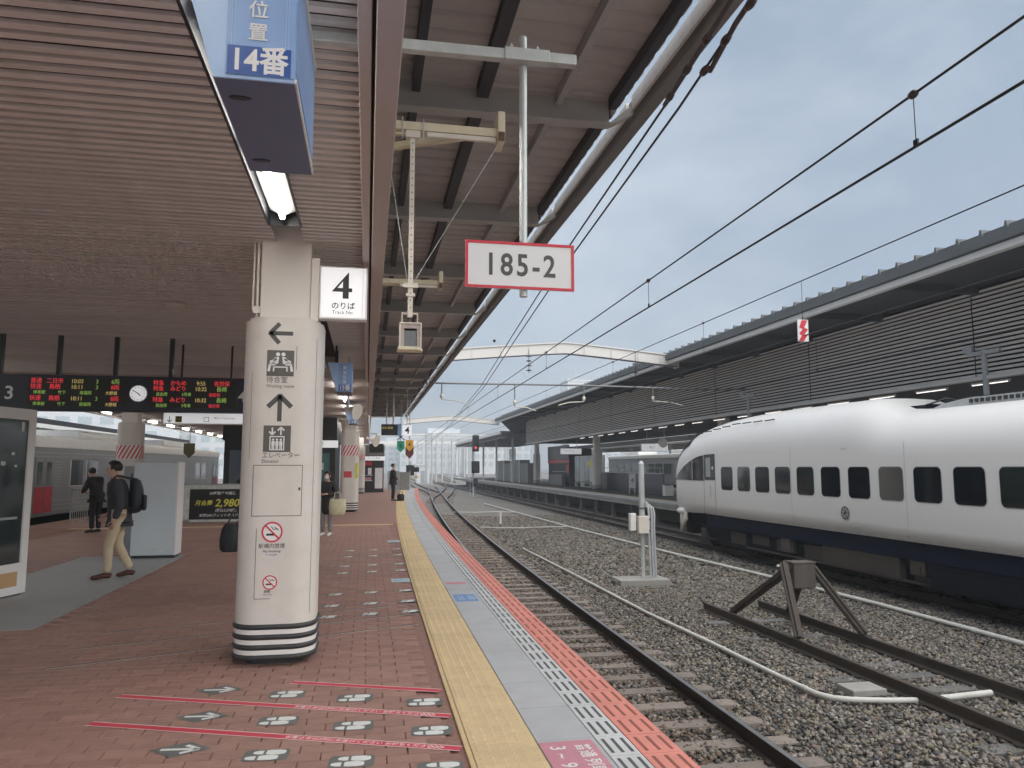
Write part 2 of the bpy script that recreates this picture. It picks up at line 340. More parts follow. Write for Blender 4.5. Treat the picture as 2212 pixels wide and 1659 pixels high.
# ------------------------------------------------------------------ ground and ballast
m_ground = M('ballast_ground', (.20, .185, .17), .95, var=.35, scale=9, bump=1.0, bscale=22, stain=(.35, .45, (.10, .085, .07)))
gm = MB(); gm.add([(-1500, -200, -1.16), (1500, -200, -1.16), (1500, 3000, -1.16), (-1500, 3000, -1.16)], [(0, 1, 2, 3)])
struct(gm.build('ground', m_ground))
def stones(name, label, mats, n, sampler, smin, smax, zt):
    X, Y = sampler(n); n = len(X)
    s = rng.uniform(smin, smax, n)
    base = np.array([(1, 0, 0), (-1, 0, 0), (0, 1, 0), (0, -1, 0), (0, 0, 1), (0, 0, -1)], float)
    tri = np.array([(0, 2, 4), (2, 1, 4), (1, 3, 4), (3, 0, 4), (2, 0, 5), (1, 2, 5), (3, 1, 5), (0, 3, 5)])
    V = base[None] * rng.uniform(.65, 1.25, (n, 6, 1)) + rng.normal(0, .22, (n, 6, 3))
    q = rng.normal(size=(n, 4)); q /= np.linalg.norm(q, axis=1)[:, None]; w, x, y, z = q.T
    Rm = np.stack([np.stack([1 - 2 * (y * y + z * z), 2 * (x * y - z * w), 2 * (x * z + y * w)], -1), np.stack([2 * (x * y + z * w), 1 - 2 * (x * x + z * z), 2 * (y * z - x * w)], -1), np.stack([2 * (x * z - y * w), 2 * (y * z + x * w), 1 - 2 * (x * x + y * y)], -1)], 1)
    V = np.einsum('nij,nkj->nki', Rm, V) * s[:, None, None]; V[:, :, 2] *= .8
    V[:, :, 0] += X[:, None]; V[:, :, 1] += Y[:, None]; V[:, :, 2] += (zt + rng.uniform(-.035, .012, n))[:, None]
    F = (tri[None] + 6 * np.arange(n)[:, None, None]).reshape(-1, 3)
    me = bpy.data.meshes.new(name); me.vertices.add(n * 6); me.vertices.foreach_set('co', V.astype(np.float32).ravel())
    me.loops.add(F.size); me.loops.foreach_set('vertex_index', F.astype(np.int32).ravel())
    me.polygons.add(len(F)); me.polygons.foreach_set('loop_start', np.arange(0, F.size, 3, dtype=np.int32))
    me.polygons.foreach_set('material_index', np.repeat(rng.integers(0, len(mats), n), 8).astype(np.int32))
    for m in mats: me.materials.append(m)
    me.update(calc_edges=True); me.validate()
    o = bpy.data.objects.new(name, me); C.objects.link(o); props(o, label, 'gravel', kind='stuff'); return o
st = [M('stone_%d' % i, c, .9, var=.3, scale=30) for i, c in enumerate([(.215, .195, .172), (.145, .13, .115), (.31, .285, .26), (.19, .152, .128), (.125, .127, .126), (.27, .228, .19), (.065, .062, .06), (.21, .19, .135)])]
def samp(y0, y1, x0=None, x1=None):
    def f(n):
        Y = rng.uniform(y0, y1, n); c = .00062 * Y ** 2
        lo = 1.5 + c if x0 is None else np.full(n, x0); hi = np.full(n, 11.0) if x1 is None else np.full(n, x1)
        return lo + (hi - lo) * rng.random(n), Y
    return f
stones('ballast_gravel', 'grey and brown crushed ballast stones around the siding rails', st, 85000, samp(4.5, 17), .019, .042, -1.125)
stones('ballast_gravel', 'grey crushed ballast stones between the turnout and the signal post', st, 30000, samp(17, 42), .035, .07, -1.13)
def samp_near(n):
    Y = rng.uniform(4.5, 40, n); return np.polyval(_nx, Y) + rng.normal(0, .55, n), Y
_nx = np.polyfit([0, 6, 9, 15.9, 25.4, 40, 50, 60.8, 72, 82, 97], [3.14, 3.15, 3.19, 3.32, 3.72, 4.5, 5.05, 5.65, 6.45, 7.24, 8.2], 3)
stones('ballast_gravel', 'rust-brown ballast stones along the curved platform track', [M('stone_rust_%d' % i, c, .95, var=.3, scale=30) for i, c in enumerate([(.17, .115, .08), (.13, .095, .075), (.21, .15, .11), (.09, .07, .06)])], 14000, samp_near, .02, .04, -1.118)
stones('ballast_gravel', 'dark ballast stones under the white train', st[3:7], 6000, samp(2, 45, 11.0, 13.2), .035, .065, -1.13)
wd = [M('weed_green', (.14, .16, .05), .8, var=.3), M('weed_dry', (.30, .26, .12), .8, var=.3)]
wm_ = MB()
for i in range(900):
    Y = random.choice([random.uniform(9, 30), random.uniform(14, 24)]); X = random.uniform(4.2, 9.6)
    X += .35 * math.sin(Y * 3.1) ; h = random.uniform(.02, .07); a = random.uniform(0, 6.28); dx, dy = math.cos(a) * .012, math.sin(a) * .012; lx, ly = random.uniform(-.04, .04), random.uniform(-.04, .04)
    wm_.add([(X - dx, Y - dy, -1.14), (X + dx, Y + dy, -1.14), (X + lx, Y + ly, -1.11 + h)], [(0, 1, 2)], random.randint(0, 1))
props(wm_.build('weeds', wd), 'sparse low weeds growing through the ballast', 'weeds', kind='stuff')
# ------------------------------------------------------------------ near platform
plat = thing('platform', 'red brick island platform with yellow tactile strip and orange edge', 'platform', (-3.8, 0, 0)); plat['kind'] = 'structure'
ys = [-14 + 2 * i for i in range(38)]                                   # to Y = 60
sb = MB()
pts = [(-9.45 + curve(y), y) for y in ys] + [(1.78 + curve(y), y) for y in reversed(ys)]
def slab(mb, xl, xr, z0, z1, ys, mi=0):
    rings = [[(xl(y), y, z0), (xr(y), y, z0), (xr(y), y, z1), (xl(y), y, z1)] for y in ys]; return mb.loft(rings, mi, False, True)
slab(sb, lambda y: -9.45 + curve(y), lambda y: 1.775 + curve(y), -.3, -.012, ys).build('slab', m_joint, plat)
sb = MB(); slab(sb, lambda y: -8.9 + curve(y), lambda y: 1.25 + curve(y), -1.18, -.302, ys).build('retaining_wall', m_concdark, plat)
# far paving: material takes over where the bricks get too small
mf = bpy.data.materials.new('far_brick'); mf.use_nodes = True; nt = mf.node_tree; bb = nt.nodes['Principled BSDF']; bt = nt.nodes.new('ShaderNodeTexBrick'); tcf = nt.nodes.new('ShaderNodeTexCoord')
bt.inputs['Color1'].default_value = (.36, .21, .172, 1); bt.inputs['Color2'].default_value = (.33, .19, .155, 1); bt.inputs['Mortar'].default_value = (.29, .168, .138, 1)
bt.inputs['Scale'].default_value = 1; bt.inputs['Brick Width'].default_value = .24; bt.inputs['Row Height'].default_value = .12; bt.inputs['Mortar Size'].default_value = .004
nt.links.new(tcf.outputs['Object'], bt.inputs['Vector']); nt.links.new(bt.outputs['Color'], bb.inputs['Base Color']); bb.inputs['Roughness'].default_value = .65
YB = 22.0
fy = [YB + 2 * i for i in range(20)]
m = MB(); slab(m, lambda y: -9.4 + curve(y), lambda y: .56 + curve(y), -.010, -.001, fy); m.build('far_paving', mf, plat)
m = MB(); slab(m, lambda y: -9.4, lambda y: .56, -.010, -.001, [-14, 3.36]); m.build('far_paving', mf, plat)
# individual bricks
bw, bl, jt = .24, .12, .004
bmesh_ = MB(); bmesh_.add([(-bw / 2 + jt / 2, -bl / 2 + jt / 2, -.011), (bw / 2 - jt / 2, -bl / 2 + jt / 2, -.011), (bw / 2 - jt / 2, bl / 2 - jt / 2, -.011), (-bw / 2 + jt / 2, bl / 2 - jt / 2, -.011)] +
    [(-bw / 2 + jt / 2 + .003, -bl / 2 + jt / 2 + .003, 0), (bw / 2 - jt / 2 - .003, -bl / 2 + jt / 2 + .003, 0), (bw / 2 - jt / 2 - .003, bl / 2 - jt / 2 - .003, 0), (-bw / 2 + jt / 2 + .003, bl / 2 - jt / 2 - .003, 0)], BOXF[1:])
bme = bmesh_.mesh('brick', m_brick)
cand = []; row = 0; y = 3.42
while y < YB - .05:
    off = bw / 2 if row % 2 else 0; k = -40
    while True:
        x = k * bw + off + .02; k += 1
        if x + bw / 2 > .565 + curve(y): break
        if x < -7.4 + curve(y): continue
        if -5.02 < x < -3.20 and 8.36 < y < 14.98: continue
        cand.append((x, y))
    row += 1; y += bl
vis = [c for c in cand if inview(c[0], c[1], 0, .02) and not (-1.15 < c[0] < -.3 and 6.45 < c[1] < 9)]
vis.sort(key=lambda c: c[0] ** 2 + c[1] ** 2); pick = set(vis[:298])
for i, (x, y) in enumerate(vis[:298]):
    o = bpy.data.objects.new('brick', bme); C.objects.link(o); setparent(o, plat); o.location = (x, y, random.uniform(-.0012, .0008)); o.rotation_euler = (random.uniform(-.004, .004), random.uniform(-.002, .002), random.uniform(-.004, .004))
m_br = [m_brick] + [M('brick_red_%d' % i, c, .62, var=.13, scale=9, bump=.25, bscale=140, wpos=True, stain=(.55, .42, (.19, .11, .092))) for i, c in enumerate([(.39, .23, .188), (.33, .19, .155), (.365, .205, .165)])]
fb = MB()
for (x, y) in cand:
    if (x, y) in pick: continue
    z = random.uniform(-.0012, .0008); a, b2 = bw / 2 - jt / 2, bl / 2 - jt / 2; x1 = min(x + a, .565 + curve(y)); x0 = x - a
    fb.add([(x0, y - b2, -.011), (x1, y - b2, -.011), (x1, y + b2, -.011), (x0, y + b2, -.011), (x0 + .003, y - b2 + .003, z), (x1 - .003, y - b2 + .003, z), (x1 - .003, y + b2 - .003, z), (x0 + .003, y + b2 - .003, z)], BOXF[1:], random.choice((0, 0, 1, 2, 3)))
fb.build('brick_field', m_br, plat, kind='stuff')
B('plain_floor', m_joint, plat, (-9.3, -7.5, 3.4, 22, -.010, -.002))
# grey floor panel by the display cabinet
B('grey_floor', m_greyfloor, plat, (-4.98, -3.22, 8.42, 14.92, -.010, .001), bevel=.002)
m = MB(); slab(m, lambda y: .572 + curve(y), lambda y: .600 + curve(y), -.011, .001, [3.3 + 1.0 * i for i in range(57)]); m.build('border_strip', m_yellowline, plat)
# tactile / slab / slotted tiles following the platform curve
def tile(x0, x1, ln, slots=0, dots=False):
    t = MB(); g = .002; t.box(x0 + g, x1 - g, -ln / 2 + g, ln / 2 - g, -.011, .002)
    w = x1 - x0
    if dots:
        for i in range(6):
            for j in range(5):
                cx = x0 + w * (i + .5) / 6; cy = -ln / 2 + ln * (j + .5) / 5
                p = [(cx + .0105 * math.cos(a), cy + .0105 * math.sin(a)) for a in [math.pi / 3 * q for q in range(6)]]
                q = [(cx + .006 * math.cos(a), cy + .006 * math.sin(a)) for a in [math.pi / 3 * q for q in range(6)]]
                t.loft([[(a, b, .0015) for a, b in p], [(a, b, .0075) for a, b in q]], 0, False, True)
    for i in range(slots):
        cx = x0 + w * (i + .62) / (slots + .25); t.box(cx - .0095, cx + .0095, -ln * .36, ln * .36, .0015, .0035, 1)
    return t
def lay(name, mats, x0, x1, ln, y0, y1, **k):
    me = tile(x0, x1, ln, **k).mesh(name, mats); y = y0
    while y < y1:
        o = bpy.data.objects.new(name, me); C.objects.link(o); setparent(o, plat); o.location = (curve(y), y, random.uniform(-.0008, .0008)); o.rotation_euler = (0, 0, -math.atan(.00124 * max(y, 0))); y += ln
lay('yellow_tile', [m_yellow], .604, .992, .3, 3.45, 58, dots=True)
lay('grey_slab', [m_greyslab], .996, 1.345, .6, 3.6, 58)
lay('white_slotted_tile', [m_whitetile, m_slot], 1.349, 1.535, .3, 3.45, 58, slots=3)
lay('orange_slotted_tile', [m_orange, m_slotred], 1.539, 1.78, .3, 3.45, 58, slots=3)
B('edge_strip', m_greyslab, plat, (.57, 1.776, -14, 3.28, -.011, .002))
# cross band of yellow guiding tiles
gx = thing('guide_strip', 'thin yellow guide line laid across the bricks towards the far kiosk', 'floor line', (-3, 21.6, 0))
B('strip', m_yellowline, gx, (-7.6, .75, 21.45, 21.80, -.0005, .0025))
# ------------------------------------------------------------------ floor markings (each sticker is a thing)
def foot_poly(cx, cy, s, flip):
    sole = [(.085, .0), (.08, .024), (.05, .034), (.0, .034), (-.02, .03), (-.02, -.024), (.0, -.032), (.05, -.036), (.08, -.022)]
    heel = [(-.035, -.024), (-.035, .028), (-.06, .027), (-.085, .016), (-.09, 0), (-.085, -.014), (-.06, -.024)]
    return [[(cx + s * a, cy + s * b * flip) for a, b in q] for q in (sole, heel)]
def foot_sticker(x, y, a, label, group, s=.88):
    t = thing('foot_sticker', label, 'floor sticker', (x, y, 0), group); F = floor(x, y, .0018, a)
    flat([rrect(.14 * s, .095 * s, .03)], m_footgrey, t, F, 'backing', .0006)
    F = floor(x, y, .0026, a)
    for sg in (-1, 1):
        flat(foot_poly(.018 * s * sg, .043 * s * sg, 1.18 * s, sg), m_footwhite, t, F, 'footprint', .0006)
NR = ['beside the short red tape', 'between the two long red tapes', 'past both lettered tapes']
for r, y0 in enumerate((5.72, 5.15, 4.57)):
    for c, x in enumerate((-.52, -.05, .42)):
        col = ('first from the arrow', 'second from the arrow', 'third from the arrow')[c]
        foot_sticker(x, y0 - .18 * (c) + .0, R(-4), 'slate footprint sticker %s, %s' % (col, NR[r]), 'queue footprints on the brick floor')
for r, (x, y) in enumerate(((-1.01, 5.92), (-1.01, 5.33), (-1.01, 4.75))):
    t = thing('arrow_sticker', 'dark floor sticker with white arrow, %s' % ('nearest to the round column', 'between the two long red tapes', 'beside the longest red tape end')[r].replace('nearest to', 'close to'), 'floor sticker', (x, y, 0), 'queue arrows on the brick floor')
    flat([[(-.17, 0), (-.02, -.12), (.17, 0), (.02, .12)]], m_footgrey, t, floor(x, y, .0018, R(-6)), 'backing', .0006)
    flat([line2((-.11, 0), (.085, 0), .028), line2((.1, 0), (.015, .062), .028), line2((.1, 0), (.015, -.062), .028)], m_footwhite, t, floor(x, y, .0026, R(-6)), 'arrow', .0006)
def tape(a, b, label, words=None):
    a, b = Vector(a), Vector(b); d = b - a; ang = math.atan2(d.y, d.x); t = thing('red_tape', label, 'floor tape', (*a, 0), 'red queue tapes on the brick floor'); F = floor(a.x, a.y, .0018, ang); l = d.length
    flat([rect(0, l, -.038, .038)], m_tapered, t, F, 'band', .0006); F2 = floor(a.x, a.y, .0026, ang)
    flat([rect(0, l, .031, .038), rect(0, l, -.038, -.031)], m_tapewhite, t, F2, 'edge_line', .0005)
    if words:
        text(words, .042, m_tapewhite, t, floor(b.x, b.y, .0026, ang) @ Matrix.Translation((-.62, 0, 0)), ext=.0002, bold=.0006)
        flat([line2((l - s - .03, .02), (l - s, 0), .008) for s in (.1, .13, .16)] + [line2((l - s - .03, -.02), (l - s, 0), .008) for s in (.1, .13, .16)], m_tapewhite, t, F2, 'chevron', .0005)
tape((-.52, 6.02), (.55, 5.6), 'short red queue tape with white edges beside the round column')
tape((-1.68, 5.90), (.56, 5.04), 'middle red queue tape lettered at the yellow strip end', 'お客さまは2列にお並びください お待ちください')
tape((-1.68, 5.32), (.56, 4.46), 'red queue tape lettered from its middle to the yellow strip, below the middle tape', 'お客さまは2列にお並びください お待ちください')
for i, (a, b) in enumerate((((-2.49, 6.79), (.54, 7.93 + .02)), ((-2.49, 7.45), (.57, 8.52)), ((-2.47, 8.1), (.58, 9.1)))):
    v = Vector(b) - Vector(a); t = thing('queue_line', 'thin dark and pale line across the bricks passing the column, %s' % ('closest to the red tapes', 'middle of three', 'closest to the display cabinet')[i], 'floor line', (*a, 0), 'thin queue lines behind the column')
    F = floor(a[0], a[1], .0022, math.atan2(v.y, v.x)); flat([rect(0, v.length, -.015, .015)], m_seam, t, F, 'dark_band', .0005); flat([rect(0, v.length, -.026, -.0155)], m_tapewhite, t, F, 'pale_edge', .0005)
k = 0
for r, y0 in enumerate((8.5, 9.15, 9.95, 11.9, 12.7, 14.0, 15.0)):
    for c, x in enumerate((-.42, .02, .46)):
        if r < 1 and c == 0: pass
        foot_sticker(x + curve(y0), y0 + .08 * c, R(5), 'small slate footprint sticker beyond the column, beside the blue stickers', 'footprint stickers beyond the round column', .78)
def floor_sticker(x, y, w, h, mat, label, words=None, wm_=None, size=.08, a=0.0):
    t = thing('floor_sticker', label, 'floor sticker', (x, y, 0)); flat([rrect(w / 2, h / 2, .015)], mat, t, floor(x, y, .0028, a), 'backing', .0006)
    if words:
        for (s, sz, dx, dy) in words: text(s, sz, wm_ or m_footwhite, t, floor(x, y, .0036, a) @ Matrix.Translation((dx, dy, 0)), ext=.0002, bold=.001)
    return t
floor_sticker(1.17, 4.16, .60, .32, m_stickerpink, 'pink sticker reading 3 to 9 on the grey edge slabs', [('3', .13, -.2, -.07), ('~', .12, -.08, -.07), ('9', .13, .05, -.07), ('普通', .10, -.14, .075), ('列車', .10, .08, .075)], a=R(-90))
floor_sticker(1.22, 9.4, .5, .27, m_stickerblue, 'blue lettered sticker on the grey edge slabs', [('4号車', .11, 0, .06), ('のりば', .10, 0, -.06)], m_stickercyan, a=R(-90))
floor_sticker(.50, 11.0, .26, .34, m_stickercyan, 'pale blue sticker at the yellow strip beyond the column', [('乗車口', .07, 0, 0)], m_stickerblue)
floor_sticker(.60, 16.7, .26, .4, m_stickercyan, 'pale blue sticker further along the yellow strip', [('乗車口', .07, 0, 0)], m_stickerblue)
floor_sticker(1.24, 10.6, .28, .2, m_stickerpink, 'small faded pink sticker beyond the blue one on the edge slabs')
# ------------------------------------------------------------------ tracks
RP = [(-.033, 0), (.033, 0), (.033, -.03), (.010, -.042), (.010, -.125), (.06, -.14), (.06, -.15), (-.06, -.15), (-.06, -.14), (-.010, -.125), (-.010, -.042), (-.033, -.03)]
def rail(par, path, worn=True):
    o = MB(); o.sweep(RP, path, 0)
    o.m = [0] * len(o.m)
    r = o.build('rail', [m_railside if worn else m_railold], par)
    q = MB(); q.sweep([(-.027, .0008), (.027, .0008), (.027, -.001), (-.027, -.001)], path, 0); q.build('running_surface', m_railtop if worn else m_railold, r)
    return r
_nx = np.polyfit([0, 6, 9, 15.9, 25.4, 40, 50, 60.8, 72, 82, 97], [3.14, 3.15, 3.19, 3.32, 3.72, 4.5, 5.05, 5.65, 6.45, 7.24, 8.2], 3)
def near_x(y): return float(np.polyval(_nx, max(y, 0)))
def offs(path, d):
    o = []
    for i, p in enumerate(path):
        a, b = path[max(i - 1, 0)], path[min(i + 1, len(path) - 1)]; t = (Vector(b) - Vector(a)).normalized(); o.append((p[0] + t.y * d, p[1] - t.x * d, p[2]))
    return o
def track(label, centre, smat, step=.6, worn=True, lim=70, sl=2.1, sink=0.0):
    t = thing('railway_track', label, 'track', centre[0])
    for d in (-.5335 - .033, .5335 + .033): rail(t, offs(centre, d), worn)
    me = None; acc = 0; seg = 0; P = [Vector(p) for p in centre]; n = 0; d = 0.3; tot = sum((P[i + 1] - P[i]).length for i in range(len(P) - 1))
    me = B('sleeper', smat, t, (-sl / 2, sl / 2, -.11, .11, -1.28, -1.097), bevel=.012, local=True); mesh = me.data; fm = MB()
    for s in (-1, 1):
        for q in (-1, 1): fm.box(s * .567 + q * .075 - .03, s * .567 + q * .075 + .03, -.045, .045, -1.097, -1.07)
    fmesh = fm.mesh('rail_clip', m_railside); bpy.data.objects.remove(me)
    while d < tot and n < lim:
        a = 0
        for i in range(len(P) - 1):
            l = (P[i + 1] - P[i]).length
            if a + l >= d: p = P[i].lerp(P[i + 1], (d - a) / l); v = P[i + 1] - P[i]; break
            a += l
        o = bpy.data.objects.new('sleeper', mesh); C.objects.link(o); setparent(o, t); o.location = (p.x + random.uniform(-.03, .03), p.y, random.uniform(-.012, .006) - sink * random.random()); o.rotation_euler = (0, 0, math.atan2(v.y, v.x) - math.pi / 2 + random.uniform(-.015, .015))
        f = bpy.data.objects.new('rail_clip', fmesh); C.objects.link(f); f.parent = o; n += 1; d += step
    return t
RZ = -.95
track('platform track curving right with polished rails on brown sleepers', [(near_x(y), y, RZ) for y in [1.5 + 2.5 * i for i in range(42)]], m_sleeper)
track('short rusty siding track ending at the buffer stop', [(6.92, 1.5 + i * 1.22, RZ) for i in range(11)], m_sleepgrey, worn=False, lim=20, sink=.05)
track('straight track under the white train along the far platform', [(11.77, y, RZ) for y in range(0, 140, 5)], m_sleepgrey, step=.65, lim=60)
cross = [(near_x(58), 58, RZ), (near_x(64) + .15, 64, RZ), (near_x(72) + .8, 72, RZ), (8.9, 84, RZ), (10.6, 97, RZ), (11.6, 108, RZ), (11.77, 116, RZ)]
track('crossover track linking the curved platform track to the far one', [tuple(p) for p in cross], m_sleeper, lim=40)
track('diverging track branching left beyond the turnout', [(near_x(74), 74, RZ), (near_x(84) - .5, 84, RZ), (6.7, 96, RZ), (7.0, 112, RZ), (7.4, 130, RZ)], m_sleeper, lim=30)
track('track under the silver commuter train', [(-11.05 + curve(y) * .9, y, RZ) for y in range(0, 70, 5)], m_sleepgrey, lim=50)
# white conduits lying on the ballast
def conduit(label, pts, r, step):
    t = thing('cable_conduit', label, 'conduit', pts[0]); P = [Vector(p) for p in pts]
    m = MB(); m.tube(pts, r, 10); m.build('pipe', m_conduit, t); d = step; a = 0
    for i in range(len(P) - 1):
        l = (P[i + 1] - P[i]).length
        while d <= a + l:
            p = P[i].lerp(P[i + 1], (d - a) / l); v = (P[i + 1] - P[i]).normalized(); MB().tube([p - v * .05, p + v * .05], r * 1.18, 10).build('coupling', m_conduit, t); d += step
        a += l
conduit('white plastic conduit bending round towards the siding rails', [(5.1, 24.6, -1.07), (5.12, 18, -1.06), (5.12, 13.4, -1.07), (5.2, 11, -1.06), (5.25, 9.2, -1.07), (5.27, 8.35, -1.06), (5.36, 8.16, -1.055), (5.52, 8.05, -1.05), (5.9, 7.98, -1.06), (6.3, 7.98, -1.08)], .031, 2.0)
conduit('short white conduit piece between the siding rails', [(6.5, 7.95, -1.07), (7.3, 7.98, -1.05)], .035, 9)
conduit('long white conduit running beside the white train', [(8.5, 55, -1.07), (8.8, 40, -1.06), (9.02, 31.7, -1.07), (9.41, 21.5, -1.06), (9.74, 17.5, -1.07), (9.87, 13.4, -1.06), (9.86, 10, -1.07), (9.85, 6, -1.07)], .04, 4.0)
conduit('thin white conduit crossing the ballast before the turnout', [(5.1, 45, -1.06), (6.4, 44.6, -1.07), (7.6, 44.8, -1.06), (8.7, 44.5, -1.07)], .028, 9)
conduit('thin pale conduit crossing the ballast at the white marker peg', [(5.0, 33.5, -1.06), (6.5, 33, -1.07), (8.9, 33.2, -1.06)], .025, 9)
t = thing('marker_peg', 'small white marker peg standing in the ballast', 'peg', (6.35, 36, -1.14)); B('post', m_white, t, (6.30, 6.40, 35.95, 36.05, -1.16, -.62), bevel=.01); B('cap', m_white, t, (6.285, 6.415, 35.935, 36.065, -.62, -.58), bevel=.01)
# ------------------------------------------------------------------ near platform canopy
can = thing('platform_canopy', 'brown slatted canopy roof over the red brick platform', 'canopy', (-3.8, 20, 3.4))
CZ = 3.55
mel = MB().box(-8.75, -.815, -.024, .024, 0, .022).mesh('slat', m_slat); mes = MB().box(-.575, -.082, -.024, .024, 0, .022).mesh('slat', m_slat)
y = 1.9; n = 0
while y < 15.25:
    for me in (mel, mes):
        o = bpy.data.objects.new('slat', me); C.objects.link(o); setparent(o, can); o.location = (0, y, CZ + random.uniform(-.003, .003)); n += 1
    y += .094
fm = MB(); y = -3.0
while y < 1.85: fm.box(-8.75, -.082, y - .024, y + .024, CZ, CZ + .022); y += .094
fm.build('slat_field', m_slat, can, kind='stuff')
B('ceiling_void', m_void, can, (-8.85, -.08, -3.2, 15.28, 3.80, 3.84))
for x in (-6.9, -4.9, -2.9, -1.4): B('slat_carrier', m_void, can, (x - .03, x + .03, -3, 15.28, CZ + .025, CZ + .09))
B('light_trough', m_blackpaint, can, (-.83, -.812, -3, 6.16, CZ - .004, CZ + .11), (-.578, -.56, -3, 6.16, CZ - .004, CZ + .11), (-.83, -.56, -3, 6.16, CZ + .112, CZ + .13), (-.81, -.58, 6.14, 6.16, CZ - .004, CZ + .11))
B('bulkhead', m_ceil, can, (-8.85, -.08, 15.29, 15.4, 3.36, 3.84))
B('plain_ceiling', m_ceil, can, (-8.85, -.08, 15.405, 60, 3.40, 3.46))
for y in (21, 27, 33, 39, 45, 51): B('ceiling_joint', m_void, can, (-8.8, -.1, y - .01, y + .01, 3.394, 3.399))
B('fascia_beam', m_fascia, can, (.0, .11, -3, 60, 3.36, 3.66), bevel=.006)
B('fascia_rail', m_fascia, can, (-.076, -.018, -3, 60, 3.40, 3.62), bevel=.004)
B('fascia_gap', m_void, can, (-.016, -.002, -3, 60, 3.45, 3.6))
B('side_beam', m_fascia, can, (-8.98, -8.86, -3, 60, 3.36, 3.66))
for i in range(15): 
    z = 3.74 + i * .135
    mb = MB(); mb.add([(.03, -3, z), (.10, -3, z + .09), (.10, 60, z + .09), (.03, 60, z), (.03, -3, z - .012), (.10, -3, z + .078), (.10, 60, z + .078), (.03, 60, z - .012)], [(0, 1, 2, 3), (7, 6, 5, 4), (0, 4, 5, 1), (3, 2, 6, 7), (1, 5, 6, 2), (0, 3, 7, 4)]); mb.build('louvre', m_louvre, can)
# flat roof with corrugated soffit
prof = []; y = -4.0
while y < 60:
    prof += [(y, 5.74), (y + .20, 5.74), (y + .225, 5.775), (y + .275, 5.775)]; y += .30
for x0, x1, nm in ((.12, 2.78, 'soffit'), (-11.6, -9.0, 'soffit')):
    m = MB(); k = len(prof); vs = [(x0, a, b) for a, b in prof] + [(x1, a, b) for a, b in prof]; m.add(vs, [(i, k + i, k + i + 1, i + 1) for i in range(k - 1)]); m.build(nm, m_deck, can)
B('roof_sheet', m_gutter, can, (-11.9, 2.74, -4, 60.2, 5.80, 5.86))
for yb in [.6 + 3.6 * i for i in range(17)]:
    br = MB(); br.box(.11, 2.62, yb - .008, yb + .008, 5.47, 5.74); br.box(.11, 2.62, yb - .075, yb + .075, 5.45, 5.47)
    br.add([(2.62, yb - .075, 5.45), (2.62, yb + .075, 5.45), (2.92, yb + .05, 5.60), (2.92, yb - .05, 5.60), (2.62, yb - .075, 5.47), (2.62, yb + .075, 5.47), (2.92, yb + .05, 5.74), (2.92, yb - .05, 5.74)], BOXF)
    br.build('bracket_beam', m_beam, can)
for x, w, mt in ((.43, .09, m_purlin), (1.15, .13, m_purlin), (2.0, .07, m_beam), (2.63, .09, m_purlin)):
    for yb in [.6 + 3.6 * i for i in range(16)]:
        B('purlin', mt, can, (x - w / 2, x + w / 2, yb + .09, yb + 3.5, 5.60, 5.735))
for yb in [.6 + 3.6 * i for i in range(16)]: B('eave_sky_strip', m_strip, can, (2.868, 2.90, yb + .10, yb + 3.52, 5.64 + random.uniform(-.006, .006), 5.80))  # white strips stand in for sky brightness in the gap beside the gutter
B('gutter', m_gutterdark, can, (2.905, 3.05, -4, 60.2, 5.52, 5.80), bevel=.01)
B('gutter', m_gutter, can, (-12.05, -11.905, -4, 60.2, 5.52, 5.80))
for i in range(18): B('gutter_clip', m_gutterdark, can, (3.051, 3.062, 1.0 + 3.4 * i, 1.12 + 3.4 * i, 5.54, 5.79))
for y0 in (2.35, 3.75): 
    tr = MB(); tr.box(-2.33, -2.32, 9.4, 9.41, 3.5, 3.51)
# ceiling loudspeaker
sp = thing('ceiling_speaker', 'round beige loudspeaker set into the slatted ceiling', 'speaker', (-2.29, 9.42, CZ - .02))
MB().prism(disc(-2.29, 9.42, .14, 28), CZ - .03, CZ - .004).build('rim', m_fascia, sp, bevel=.004); MB().prism(disc(-2.29, 9.42, .115, 28), CZ - .038, CZ - .031).build('grille', m_creamwhite, sp)
# fluorescent lamps
def lamp(x, y, z, ln, label, group, mat=m_lamp, housing=True, w=.05, r=.022):
    t = thing('fluorescent_lamp', label, 'lamp', (x, y, z), group)
    m = MB(); m.add([(x - .05 - w, y, z + .05), (x + .05 + w, y, z + .05), (x + .03, y, z + .015), (x - .03, y, z + .015), (x - .05 - w, y + ln, z + .05), (x + .05 + w, y + ln, z + .05), (x + .03, y + ln, z + .015), (x - .03, y + ln, z + .015)], BOXF); m.build('housing', m_white, t)
    MB().tube([(x - .0, y + .03, z - .012), (x - .0, y + ln - .03, z - .012)], r, 8).build('tube', mat, t)
    B('socket', m_white, t, (x - .02, x + .02, y, y + .035, z - .03, z + .014)); B('socket', m_white, t, (x - .02, x + .02, y + ln - .035, y + ln, z - .03, z + .014)); return t
GL = 'tube lamps in the trough of the slatted ceiling'
lamp(-.70, 4.78, 3.585, 1.25, 'white fluorescent tube in the ceiling trough before the round column', GL)
lamp(-.70, 3.42, 3.585, 1.25, 'white fluorescent tube in the ceiling trough behind the blue 14 sign', GL)
for y in (2.06, .7, -.7): lamp(-.70, y, 3.585, 1.25, 'white fluorescent tube in the ceiling trough above the blue 14 sign', GL)
for i in range(14): lamp(-.62, 16.2 + 3.0 * i, 3.365, 1.25, 'white fluorescent tube on the plain ceiling beyond the slats, near the track edge', 'tube lamps on the plain ceiling')
for i in range(19): lamp(-8.2, 3.5 + 2.7 * i, 3.50 if 3.5 + 2.7 * i < 14 else 3.34, 1.25, 'white fluorescent tube along the ceiling edge above the silver train', 'tube lamps along the silver train side', m_lamp)
